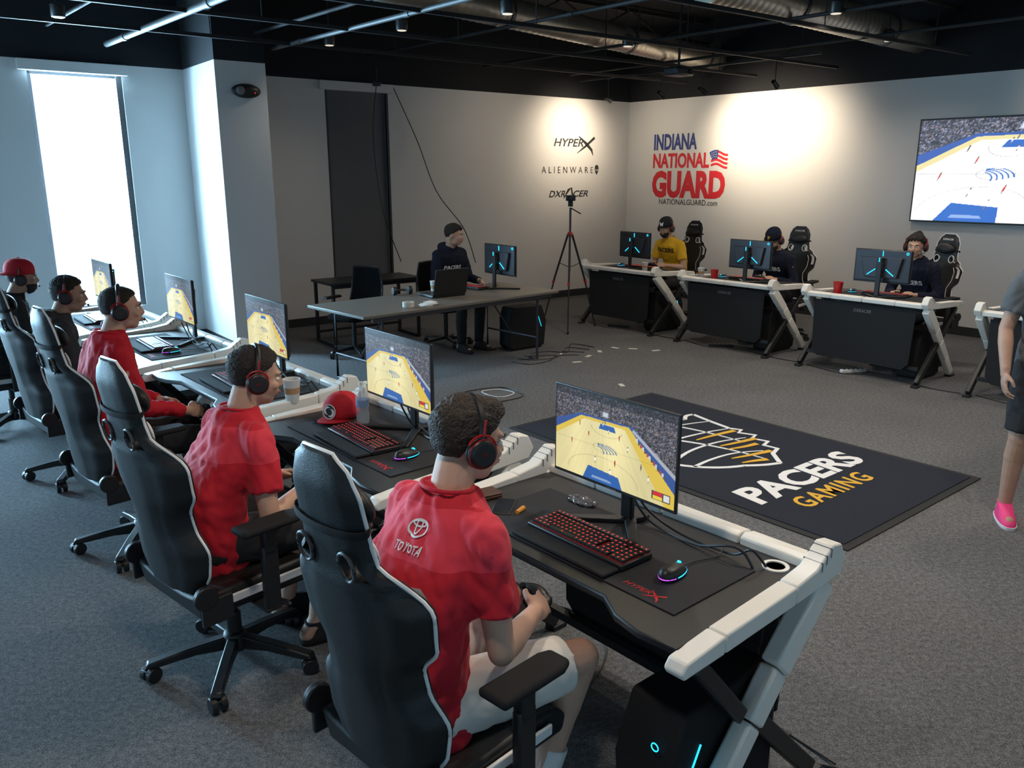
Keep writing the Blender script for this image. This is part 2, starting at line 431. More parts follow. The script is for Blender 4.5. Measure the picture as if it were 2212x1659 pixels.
for p in ((-4.0, 7.8, 3.3), (-1.96, 9.42, 3.3), (-1.1, 8.8, 3.35), (-.04, 7.65, 3.3), (1.25, 9.49, 3.3), (3.0, 8.2, 3.4), (4.2, 9.8, 3.4), (2.6, 6.2, 3.4), (4.6, 7.4, 3.4)): downlight(*p)
def track(x, y, z, tx, ty, tz):
    t = thing('track_spotlight', 'black track spotlight aimed at the wall', 'spotlight', T(x, y, z), 'wall spotlights')
    d = (V((tx, ty, tz))-V((x, y, z))).normalized()
    g = G(); g.cyl(-d*.06, d*.06, .028, .036, n=16); obj('lamp_head', g, BLK, t)
    g = G(); g.cyl((0, 0, 0), (0, 0, .3), .006, n=8); g.box((0, 0, .3), (.03, .08, .03)); obj('stem', g, BLK, t)
    g = G(); g.cyl(d*.06, d*.062, .03, n=16); obj('lamp_face', g, LAMPE, t)
def FRp(x, y, z): return FR @ V((x, y, z))
def FLp(x, y, z): return FL @ V((x, y, z))
for x, tx in ((.7, 1.2), (1.7, 1.9), (2.4, 2.7), (3.5, 3.4)):
    p = FRp(x, -1.3, 3.05); q = FRp(tx, 0, 2.3); track(p.x, p.y, p.z, q.x, q.y, q.z)
t = thing('track_rail', 'black lighting track rail below the ceiling', 'lighting track', FR); g = G(); g.box((2.1, -1.3, 3.36), (4.0, .035, .03)); obj('rail', g, STR, t)
t = thing('projector', 'small grey projector hung from the ceiling', 'projector', F(1.95, 10.2, 40, 3.12)); g = G(); g.box((0, 0, 0), (.3, .22, .09)); obj('body', g, GREY, t, bevel=.02)
g = G(); g.cyl((0, 0, .04), (0, 0, HC-3.12), .015, n=10); obj('mount_pole', g, STR, t); g = G(); g.cyl((.08, -.11, 0), (.08, -.135, 0), .03, n=16); obj('lens', g, BLK, t)
t = thing('ceiling_camera', 'small black camera clamped under ceiling with hanging cable', 'camera', Matrix())
p = FLp(-4.9, -.35, 3.1); g = G(T(*p)); g.box((0, 0, -.02), (.1, .06, .05)); g.cyl((0, 0, 0), (0, 0, .2), .01); obj('body', g, BLK, t, bevel=.005)
def cord(pts, r, m, parent, name='cord'):
    pts = [V(p) for p in pts]; P = [pts[0]]+pts+[pts[-1]]; out = []
    for i in range(1, len(P)-2):
        for k in range(8):
            u = k/8; a, b, c, d = P[i-1], P[i], P[i+1], P[i+2]
            out.append(.5*((2*b)+(c-a)*u+(2*a-5*b+4*c-d)*u*u+(3*b-a-3*c+d)*u**3))
    out.append(pts[-1]); g = G(); g.tube(out, r, 6); return obj(name, g, m, parent)
q = FLp(-4.5, -.05, 3.1)
cord([p, FLp(-4.95, -.3, 2.4), FLp(-4.85, -.3, 1.5), FLp(-4.6, -.3, .8)], .006, BLK, t)
t = thing('hanging_cord', 'long black cable slung from the wall top to the desk', 'cable', Matrix())
cord([q, FLp(-4.2, -.15, 2.4), (-1.0, 11.1, 1.75), (-.62, 10.6, 1.3), (-.45, 10.2, .9)], .006, BLK, t)
t = thing('emergency_light', 'black oval emergency light mounted on the column', 'emergency light', FL @ T(-6.9, -1.155, 2.82))
g = G(); g.ell((0, 0, 0), (.16, .05, .075)); obj('housing', g, BLK, t)
g = G(); g.ell((-.07, -.035, 0), (.05, .02, .045)); obj('lamp', g, TXG, t); g = G(); g.ell((.08, -.045, -.02), .006); obj('indicator', g, REDL, t)

# ------------------------------------------------------------ wall lettering and TV
def sign(name, label, M, parts):
    t = thing(name, label, 'wall sign', M)
    for nm, me, m in parts: obj(nm, me, m, t, sm=False)
    return t
WT = RX(90)
def wallM(fr, x, z): return fr @ T(x, -.002, z) @ WT
def strip(pts, w, ext=.003):
    g = G(); n = len(pts)
    L = []; R = []
    for i, p in enumerate(pts):
        a = pts[max(0, i-1)]; b = pts[min(n-1, i+1)]; dx, dy = b[0]-a[0], b[1]-a[1]; l = hypot(dx, dy) or 1
        ww = w[i] if isinstance(w, (list, tuple)) else w
        L.append((p[0]-dy/l*ww/2, p[1]+dx/l*ww/2)); R.append((p[0]+dy/l*ww/2, p[1]-dx/l*ww/2))
    for i in range(n-1): g.prism([L[i], R[i], R[i+1], L[i+1]], 0, ext)
    return g
def ring(cx_, cy_, rx, ry, w, ext=.003, a0=0, a1=360, n=40):
    g = G()
    for i in range(n):
        a, b = radians(a0+(a1-a0)*i/n), radians(a0+(a1-a0)*(i+1)/n)
        g.prism([(cx_+(rx-w)*cos(a), cy_+(ry-w)*sin(a)), (cx_+rx*cos(a), cy_+ry*sin(a)), (cx_+rx*cos(b), cy_+ry*sin(b)), (cx_+(rx-w)*cos(b), cy_+(ry-w)*sin(b))], 0, ext)
    return g
def merge(*gs):
    r = G()
    for a in gs: r.add(a.v, a.f)
    return r
def spl(P, n=6):
    """smooth 2-D curve through points"""
    P = [V((p[0], p[1], 0)) for p in P]; Q = [P[0]]+P+[P[-1]]; out = []
    for i in range(1, len(Q)-2):
        for k in range(n):
            u = k/n; a, b, c, d = Q[i-1], Q[i], Q[i+1], Q[i+2]
            q = .5*((2*b)+(c-a)*u+(2*a-5*b+4*c-d)*u*u+(3*b-a-3*c+d)*u**3); out.append((q.x, q.y))
    out.append((P[-1].x, P[-1].y)); return out
def tap(P, w, n=6):
    """curved stroke swelling in the middle and tapering toward the start"""
    q = spl(P, n); L = len(q); return strip(q, [w*(.25+.75*(i/(L-1))**.7) for i in range(L)])
def xlogo(w, h):
    return merge(strip([(-w*.5, h*.5), (0, h*.05), (w*.32, -h*.3), (w*.42, -h*.62)], [h*.05, h*.2, h*.16, h*.02]), strip([(-w*.6, -h*.5), (-w*.1, -h*.1), (w*.5, h*.45)], [h*.03, h*.13, h*.16]))
P_ = [('letters', textmesh('HYPER', w=.62, h=.12, off=.012, shear=.25), TXK)]
gx = xlogo(.34, .26); me = gx.mesh('x'); me.transform(T(.38, -.03)); P_.append(('letter_x', me, TXK))
sign('wall_lettering', 'black sponsor lettering with a swooping x on white wall', wallM(FL, -1.33, 2.45), P_)
me = textmesh('ALIENWARE', w=1.08, h=.10, space=1.7, off=-.006); P_ = [('letters', me, TXK)]
g2 = G(); g2.prism([(.575, .02), (.59, .07), (.62, .085), (.65, .07), (.665, .02), (.645, -.04), (.62, -.075), (.595, -.04)], 0, .003)
P_.append(('head_emblem', g2, TXK)); P_.append(('emblem_eye', merge(strip([(.592, .015), (.612, -.015)], [.018, .006]), strip([(.648, .015), (.628, -.015)], [.018, .006])).mesh('e'), WALL))
P_[-1][1].transform(T(0, 0, .002))
sign('wall_lettering', 'thin spaced black sponsor lettering with oval head emblem', wallM(FL, -1.34, 2.03), P_)
P_ = [('letters', textmesh('DXR', w=.34, h=.10, off=.012, shear=.3, M=T(-.24, 0)), TXK), ('letters', textmesh('CER', w=.32, h=.10, off=.012, shear=.3, M=T(.26, 0)), TXK), ('letter_a', strip([(-.1, -.07), (0, .06), (.06, .09), (.09, -.05)], [.01, .04, .03, .03]), TXK)]
sign('wall_lettering', 'black italic sponsor lettering on the white wall', wallM(FL, -1.32, 1.66), P_)
P_ = [('word_blue', textmesh('INDIANA', w=.85, h=.25, off=.035, M=T(-.275, .39)), TXB),
      ('word_red', textmesh('NATIONAL', w=1.1, h=.235, off=.035, M=T(-.155, .10)), TXR),
      ('word_red_large', textmesh('GUARD', w=1.42, h=.43, off=.05, M=T(0, -.27)), TXR),
      ('web_address', textmesh('NATIONALGUARD.com', w=1.14, h=.085, off=0, M=T(.02, -.545)), TXK)]
def wav(x): return .03*sin((x-.42)*16)
g = G()
for k in range(4):
    y = .20-k*.062
    pts = [(.43+.3*i/10, y+wav(.43+.3*i/10)) for i in range(11)]
    if k < 2: pts = pts[4:]
    gg = strip(pts, .032); g.add(gg.v, gg.f)
P_.append(('flag_stripes', g, TXR))
pts = [(.42+.13*i/5, .155+wav(.42+.13*i/5)) for i in range(6)]; gg = strip(pts, .13); P_.append(('flag_canton', gg, TXB))
g = G()
for a in range(4):
    for b in range(3):
        x = .44+a*.028; y = .12+b*.035+wav(x); q5 = [(x+(.010 if i % 2 == 0 else .004)*cos(pi/2+i*pi/5), y+(.010 if i % 2 == 0 else .004)*sin(pi/2+i*pi/5)) for i in range(10)]
        g.prism(q5, .003, .0045)
P_.append(('flag_stars', g, TXW))
sign('wall_lettering', 'large blue and red wall lettering with waving flag', wallM(FR, 1.25, 2.075), P_)

def picture(nx, ny, fn):
    X, Y = np.meshgrid(np.linspace(0, 1, nx+1), np.linspace(0, 1, ny+1))
    C = fn(X, Y); return X, Y, C
def hsh(a): return np.mod(np.sin(a)*43758.5453, 1.)
def court(cool=0.):
    def fn(X, Y):
        if cool: X = X+.13-.26*Y; Y = Y*.87
        C = np.zeros(X.shape+(3,))
        n = hsh(np.floor(X*150)*12.9898+np.floor(Y*90)*78.233); n2 = hsh(np.floor(X*75)*3.17+np.floor(Y*50)*9.77); n3 = hsh(np.floor(X*120)*5.1+np.floor(Y*70)*3.3)
        tier = .55+.45*np.abs(np.sin(Y*42+X*9))
        base = (.02+.20*n*n2*tier+.14*n**5)
        C[...] = np.stack([base*(.85+.5*n3), base, base*(1.35-.4*n3)], -1)
        def poly(P, col):
            m = np.ones(X.shape, bool); k = len(P)
            for i in range(k):
                x0, y0 = P[i]; x1, y1 = P[(i+1) % k]
                m &= ((x1-x0)*(Y-y0)-(y1-y0)*(X-x0)) >= 0
            C[m] = col; return m
        yel = (.72, .52, .07); wood = (.77, .68, .34)
        if cool: yel = (.72, .60, .25); wood = (.84, .80, .70)
        poly([(-.6, .2), (1.3, .02), (.66, .755), (.22, .745)], (.04, .09, .30))
        poly([(.66, .70), (1.2, .10), (1.2, .16), (.67, .73)], (.40, .42, .47))
        poly([(-.6, -.1), (1.17, -.1), (.635, .735), (.23, .72)], yel)
        m = poly([(-.6, -.2), (1.02, -.2), (.60, .70), (.26, .69)], wood)
        pl = .93+.07*hsh(np.floor((X-.42)/(1.05-Y)*42)*7.7)
        sh = 1+.25*np.exp(-((X-.52)/.10)**2)*np.clip(1.2-np.abs(Y-.4)*2, 0, 1)+.16*np.exp(-((X-.2)/.08)**2)-.10*np.exp(-((X-.78)/.10)**2)
        C[m] = C[m]*(pl*sh)[m][:, None]
        for a, b in (((.68, .60), (.92, .27)),):
            for k in range(14):
                u = k/14; x = a[0]+(b[0]-a[0])*u; y = a[1]+(b[1]-a[1])*u; C[(np.abs(X-x-.02) < .007) & (np.abs(Y-y-.02) < .02)] = [(.6, .6, .65), (.08, .08, .1), (.45, .05, .05)][k % 3]
        m = poly([(.25, -.02), (.60, -.02), (.56, .13), (.30, .16)], (.03, .12, .40))
        poly([(.33, .03), (.51, .03), (.49, .055), (.34, .06)], (.25, .36, .58))
        poly([(.385, .625), (.53, .625), (.515, .685), (.40, .685)], (.03, .12, .40))
        lw = .0032
        for k in range(5):
            r = np.hypot((X-.35-.018*k)*1.0, (Y-.36)*1.3); mm = (np.abs(r-.085-.010*k) < .0045) & (X > .38) & (Y > .35+.008*k) & (Y < .455)
            C[mm] = (.04, .16, .42)
        def line(P, w=lw, f=.72):
            for (x0, y0), (x1, y1) in zip(P, P[1:]):
                L2 = (x1-x0)**2+(y1-y0)**2; tt = np.clip(((X-x0)*(x1-x0)+(Y-y0)*(y1-y0))/L2, 0, 1)
                dd = np.hypot(X-x0-tt*(x1-x0), Y-y0-tt*(y1-y0)); C[dd < w] *= f
        line([(.02, .41), (.83, .41)])
        line([(.42+.30*cos(a)*1.0, .08+.22*sin(a)) for a in np.linspace(0, pi, 24)])
        line([(.45+.13*cos(a), .64-.09*sin(a)) for a in np.linspace(0, pi, 16)])
        line([(.44+.10*cos(a), .41+.05*sin(a)) for a in np.linspace(0, 2*pi, 24)])
        poly([(.415, .77), (.465, .77), (.465, .83), (.415, .83)], (.35, .38, .42)); poly([(.423, .78), (.457, .78), (.457, .822), (.423, .822)], (.55, .6, .66)); poly([(.437, .69), (.443, .69), (.443, .77), (.437, .77)], (.05, .08, .2))
        C[(Y > .92)] *= .4
        for (px, py, cc) in ((.3, .5, (.6, .03, .03)), (.47, .60, (.9, .9, .9)), (.63, .46, (.9, .9, .9)), (.53, .25, (.6, .03, .03)), (.74, .31, (.05, .05, .07)), (.15, .36, (.6, .03, .03)), (.42, .66, (.9, .9, .9)), (.80, .20, (.9, .9, .92)), (.36, .22, (.9, .9, .9)), (.22, .6, (.05, .05, .06)), (.56, .56, (.6, .03, .03)), (.49, .12, (.9, .9, .9))):
            h = .030*(1.4-py)
            C[(np.abs(X-px) < .0044*(1.5-py)) & (np.abs(Y-py-h) < h*.55)] = cc
            C[(np.abs(X-px) < .003) & (np.abs(Y-py-h*.15) < h*.35)] = (.25, .15, .1)
            C[np.hypot(X-px, (Y-py-h*1.8)*.6) < .0045] = (.15, .08, .05)
        poly([(.83, .05), (.97, .05), (.97, .14), (.83, .14)], (.05, .05, .06)); poly([(.84, .095), (.91, .095), (.91, .135), (.84, .135)], (.65, .02, .03)); poly([(.84, .055), (.91, .055), (.91, .09), (.84, .09)], (.8, .6, .05)); poly([(.92, .06), (.965, .06), (.965, .13), (.92, .13)], (.7, .7, .7))
        if cool: C *= np.array([.92, .95, 1.08])
        return C
    return fn
def screen_mesh(w, h, nx, ny, fn, name='screen'):
    X, Y, C = picture(nx, ny, fn)
    vs = np.stack([(X-.5)*w, np.zeros_like(X), (Y-.5)*h], -1).reshape(-1, 3)
    idx = np.arange((nx+1)*(ny+1)).reshape(ny+1, nx+1)
    fs = np.stack([idx[:-1, :-1], idx[:-1, 1:], idx[1:, 1:], idx[1:, :-1]], -1).reshape(-1, 4)
    me = bpy.data.meshes.new(name); me.from_pydata(vs.tolist(), [], fs.tolist())
    at = me.color_attributes.new('pic', 'FLOAT_COLOR', 'POINT')
    c4 = np.concatenate([C.reshape(-1, 3), np.ones((C.size//3, 1))], 1).astype(np.float32)
    at.data.foreach_set('color', c4.ravel()); return me
t = thing('television', 'large flat wall television showing a basketball game', 'television', FR @ T(5.9, -.05, 2.0))
g = G(); g.box((0, 0, 0), (2.17, .06, 1.24)); obj('frame', g, BLK, t, bevel=.006)
obj('screen', screen_mesh(2.13, 1.2, 384, 216, court(1.)), SCRT, t, sm=False, M=T(0, -.032, 0), fix=False)
g = G(); g.box((0, .035, 0), (.5, .03, .4)); obj('wall_bracket', g, GREY, t)

# ------------------------------------------------------------ floor mat with logo
MF = F(1.54, 5.665, 39.5)
t = thing('floor_mat', 'navy logo floor mat with white and yellow lettering on carpet', 'rug', MF)
g = G(); g.box((0, 0, .004), (1.70, 2.86, .008)); obj('rubber_border', g, MATE, t, bevel=.003)
g = G(); g.box((0, 0, .0095), (1.60, 2.76, .007)); obj('pile', g, MATN, t)
ZM = .0135
obj('word_white', textmesh('PACERS', w=1.28, h=.25, off=.035, ext=.002, shear=.12, M=T(-.04, -.66, ZM)), TXW, t, sm=False)
obj('word_yellow', textmesh('GAMING', w=.80, h=.15, off=.02, ext=.002, shear=.12, space=1.15, M=T(-.10, -.92, ZM)), TXY, t, sm=False)
def arc(cx_, cy_, r, a0, a1, n=16): return [(cx_+r*cos(radians(a0+(a1-a0)*i/n)), cy_+r*sin(radians(a0+(a1-a0)*i/n))) for i in range(n+1)]
LB = T(0, 0, ZM)
W_ = .034
gs = [strip(arc(.0, .24, .57, 48, 252, 34), W_), strip(spl([(-.18, -.30), (-.06, -.38), (.06, -.43)]), W_),
      strip(spl([(.38, .66), (.47, .72), (.55, .71)]), W_), strip(spl([(.55, .71), (.50, .50), (.46, .28)]), W_),
      strip([(.46, .28), (.50, .20), (.42, .17), (.47, .05), (.38, .02), (.41, -.10), (.31, -.13), (.32, -.24), (.20, -.28), (.06, -.43)], W_),
      tap([(.06, -.30), (.02, .02), (-.10, .36), (-.32, .70)], .036), tap([(.26, .0), (.24, .30), (.18, .58), (.06, .80)], .032),
      tap([(.46, .28), (.20, .34), (-.16, .36), (-.56, .26)], .032), tap([(.50, .50), (.24, .58), (-.10, .62), (-.44, .60)], .030),
      tap([(.36, .06), (.10, .13), (-.22, .13), (-.54, .04)], .032), tap([(.20, -.20), (-.02, -.10), (-.26, -.08), (-.46, -.10)], .030)]
me = merge(*gs).mesh('b'); me.transform(LB); obj('ball_outline', me, TXW, t, sm=False)
for q_ in ([(.02, .26), (.20, .25), (.44, .22)], [(.04, .06), (.20, .03), (.40, .0)], [(.02, -.02), (.16, -.06), (.30, -.08)], [(-.12, -.16), (.04, -.20), (.24, -.24)], [(-.14, -.26), (-.04, -.29), (.06, -.33)]):
    me = tap(q_, .046).mesh('b'); me.transform(LB @ T(0, 0, .0006)); obj('yellow_accent', me, TXY, t, sm=False)

# ------------------------------------------------------------ gaming desk (x right, y away from player)
def build_desk(M):
    t = thing('gaming_desk', 'black gaming desk with white side rails and slanted legs', 'desk', M, 'gaming desks')
    g = G(); g.prism([(-.59, -.335), (-.46, -.345), (-.36, -.325), (-.27, -.27), (.27, -.27), (.36, -.325), (.46, -.345), (.59, -.335), (.59, .345), (-.59, .345)], .735, .76)
    obj('desk_top', g, DESK, t, bevel=.006)
    for sx in (-1, 1):
        x0, x1 = (.583, .645) if sx > 0 else (-.645, -.583)
        g = G()
        g.prism([(-.375, .71), (-.385, .73), (-.365, .754), (-.20, .770), (-.20, .715)], x0, x1, 'x')
        g.prism([(-.197, .715), (-.197, .771), (.15, .789), (.15, .730)], x0, x1, 'x')
        g.prism([(.153, .730), (.153, .790), (.26, .805), (.345, .862), (.395, .852), (.43, .79), (.40, .745)], x0, x1, 'x')
        obj('side_rail', g, WHT, t, bevel=.006, split=True)
        g = G()
        for k in range(3): g.box(((x0+x1)/2, .285+k*.024, .806+k*.0165), (.064, .005, .03))
        obj('rail_vent', g, TXG, t, split=True)
        g = G(); xc = sx*.61
        def bar(p, q, w, th):
            p, q = V(p), V(q); d = (q-p); L = d.length; a = math.degrees(math.atan2(d.z, d.y))
            g.box((0, 0, 0), (th, L, w), 0, T(*((p+q)/2)) @ RX(a))
        bar((xc, .35, .74), (xc, .12, .52), .095, .065); bar((xc, .117, .517), (xc, .0, .395), .09, .06); bar((xc, -.004, .39), (xc, -.17, .215), .082, .058); bar((xc, -.173, .212), (xc, -.33, .04), .075, .055)
        obj('leg', g, WHT, t, bevel=.010)
        g = G(); bar((xc, .0, .42), (xc, .39, .03), .06, .04); obj('leg_brace', g, BLK, t, bevel=.006)
        g = G(); bar((xc, -.05, .44), (xc, -.28, .70), .05, .035); obj('leg_brace', g, BLK, t, bevel=.006)
        g = G(); g.box((xc, -.35, .012), (.06, .1, .024)); g.box((xc, .40, .012), (.06, .08, .024)); obj('foot_pad', g, BLK, t, bevel=.004, split=True)
    g = G(); 
    for a, b in ((-.583, -.33), (-.325, -.005), (.005, .325), (.33, .583)): g.prism([(.325, .745), (.325, .785), (.35, .797), (.405, .785), (.40, .745)], a, b, 'x')
    obj('rear_rail', g, WHT, t, bevel=.006, split=True)
    g = G(); g.prism([(-.52, .72), (.52, .72), (.50, .20), (.44, .14), (-.44, .14), (-.50, .20)], .35, .362, 'y'); obj('modesty_panel', g, FAB, t)
    g = G(); g.box((0, .1, .70), (1.16, .05, .04)); g.box((0, .30, .16), (1.16, .035, .035)); g.box((0, -.2, .71), (1.16, .03, .03)); obj('crossbar', g, BLK, t, split=True)
    obj('panel_logo', textmesh('DXRACER', w=.18, h=.032, off=.01, shear=.2, M=T(0, .364, .655) @ RZ(180) @ RX(90)), TXG, t, sm=False)
    g = G(); g.lathe([(.030, 0), (.042, 0), (.042, .004), (.030, .004), (.030, 0)], 24, M=T(.50, .27, .76)); obj('grommet', g, WHT, t)
    return t

def build_monitor(M, screen=True):
    t = thing('monitor', 'thin-bezel black gaming monitor showing basketball game', 'monitor', M, 'gaming monitors')
    g = G(); g.box((0, 0, .31), (.56, .012, .328)); obj('bezel', g, BLK, t, bevel=.003)
    g = G(); g.prism([(-.27, .16), (.27, .16), (.27, .47), (-.27, .47)], .006, .02, 'y'); g.prism([(-.16, .20), (.16, .20), (.2, .40), (-.2, .40)], .02, .05, 'y'); obj('rear_shell', g, GREY, t, bevel=.008)
    obj('screen', SCRMESH, SCR, t, sm=False, M=T(0, -.0065, .312), fix=False)
    obj('chin_logo', textmesh('ALIENWARE', w=.05, h=.005, ext=.0005, M=T(0, -.0066, .151) @ RX(90)), TXG, t, sm=False)
    g = G(); g.box((0, .085, .21), (.05, .022, .38)); g.box((0, .06, .31), (.07, .05, .07)); obj('stand_neck', g, BLK, t, bevel=.006)
    g = G()
    for sx in (-1, 1):
        g.prism([(sx*.0, .07), (sx*.02, .11), (sx*.22, -.10), (sx*.20, -.115)][::1], .0, .016)
    g.prism([(-.02, .08), (.02, .08), (.03, .17), (-.03, .17)], 0, .016); obj('stand_foot', g, BLK, t, bevel=.003)
    g = G()
    g.cyl((0, .099, .36), (0, .099, .40), .0045, n=8); g.cyl((0, .0225, .41), (0, .0225, .46), .0045, n=8); g.cyl((-.05, .052, .285), (-.13, .052, .225), .0045, n=8); g.cyl((.05, .052, .285), (.13, .052, .225), .0045, n=8)
    g.tube([(-.235+.011*cos(i*pi/6), .022, .445+.011*sin(i*pi/6)) for i in range(12)], .003, 6, closed=True)
    obj('rear_light', g, CYAN, t, split=True)
    return t
SCRMESH = screen_mesh(.545, .308, 320, 180, court(0.))

def build_keyboard(M):
    t = thing('keyboard', 'black mechanical keyboard with red backlit keys and wrist rest', 'keyboard', M, 'gaming keyboards')
    g = G(); g.box((0, .02, .012), (.44, .145, .02)); obj('case', g, BLK, t, bevel=.004)
    g = G(); g.prism([(-.215, -.13), (.215, -.13), (.215, -.055), (-.215, -.055)], .002, .014); obj('wrist_rest', g, BLKM, t, bevel=.005)
    g = G(); gl = G()
    for r in range(6):
        y = .078-r*.0205-(.004 if r > 0 else -.003)
        x = -.208
        while x < .208:
            w = .0175
            if r == 5 and -.13 < x < -.05: w = .115
            elif r in (2, 3, 4) and x < -.2: w = .026
            if .072 < x < .085 or .142 < x < .150: x += .008; continue
            g.prism([(x, y-.0085), (x+w, y-.0085), (x+w, y+.0085), (x, y+.0085)], .022, .031)
            gl.box((x+w/2-.001, y+.002, .0313), (min(w, .02)*.34, .0048, .0006)); x += w+.0022
    obj('keys', g, BLK, t, kind='stuff', sm=False); obj('key_legends', gl, REDL, t, kind='stuff', sm=False)
    g = G(); g.box((0, .02, .0222), (.425, .13, .0012)); obj('backlight_plate', g, mat('backlight_red', (.02, 0, 0), .5, emit=(1, .02, .02), es=.07), t)
    return t
def build_mouse(M, lm=None):
    t = thing('mouse', 'black gaming mouse with glowing coloured edge', 'mouse', M, 'gaming mice')
    g = G(); g.loft([((0, 0, .001), .031, .06), ((0, 0, .012), .033, .062), ((0, -.005, .025), .029, .055), ((0, -.012, .036), .018, .036), ((0, -.014, .039), .006, .014)], 20, ex=2.2); obj('shell', g, BLK, t)
    g = G(); g.cyl((-.004, .035, .028), (.004, .035, .028), .009, n=16); obj('scroll_wheel', g, CYAN, t)
    g = G(); g.tube([(.033*cos(a), .062*sin(a), .011) for a in [radians(x) for x in range(-20, 200, 12)]], .0018, 6); obj('light_strip', g, CYAN, t)
    g = G(); g.tube([(.033*cos(a), .062*sin(a), .011) for a in [radians(x) for x in range(200, 340, 12)]], .0018, 6); obj('rear_light', g, lm or MAGL, t)
    g = G(); g.tube([(0, .06, .01), (.01, .12, .006), (.05, .2, .006), (.04, .27, .02)], .0022, 6); obj('cord', g, BLK, t)
    return t
def build_pad(M):
    t = thing('mouse_pad', 'wide black cloth mouse pad with red lettering', 'mouse pad', M, 'mouse pads')
    g = G(); g.box((0, 0, .002), (.92, .40, .004)); obj('mat_cloth', g, PAD, t, bevel=.001)
    obj('red_print', textmesh('HYPER', w=.10, h=.02, off=.004, shear=.25, ext=.0006, M=T(.29, -.155, .004)), TXR, t, sm=False)
    me = xlogo(.055, .045).mesh('x'); me.transform(T(.36, -.160, .004) @ Matrix.Scale(.3, 4, (0, 0, 1))); obj('print_x', me, TXR, t, sm=False)
    return t
def build_pc(M, lab='black angular gaming computer tower with cyan light strips'):
    t = thing('computer_tower', lab, 'computer', M, 'gaming computers')
    g = G(); g.prism([(-.25, .03), (-.28, .32), (-.21, .50), (.22, .50), (.26, .38), (.26, .06), (.22, .02), (-.20, .02)], -.10, .10, 'x'); obj('case', g, BLKM, t, bevel=.012)
    g = G(); g.cyl((-.103, -.20, .25), (-.103, -.15, .38), .003, n=8); g.cyl((.103, -.21, .25), (.103, -.14, .38), .003, n=8)
    g.tube([(.04+.012*cos(i*pi/6), -.268, .40+.012*sin(i*pi/6)) for i in range(12)], .002, 6, closed=True); obj('light_strip', g, CYAN, t, split=True)
    g = G(); g.box((0, 0, .012), (.16, .44, .024)); obj('foot', g, BLK, t)
    return t

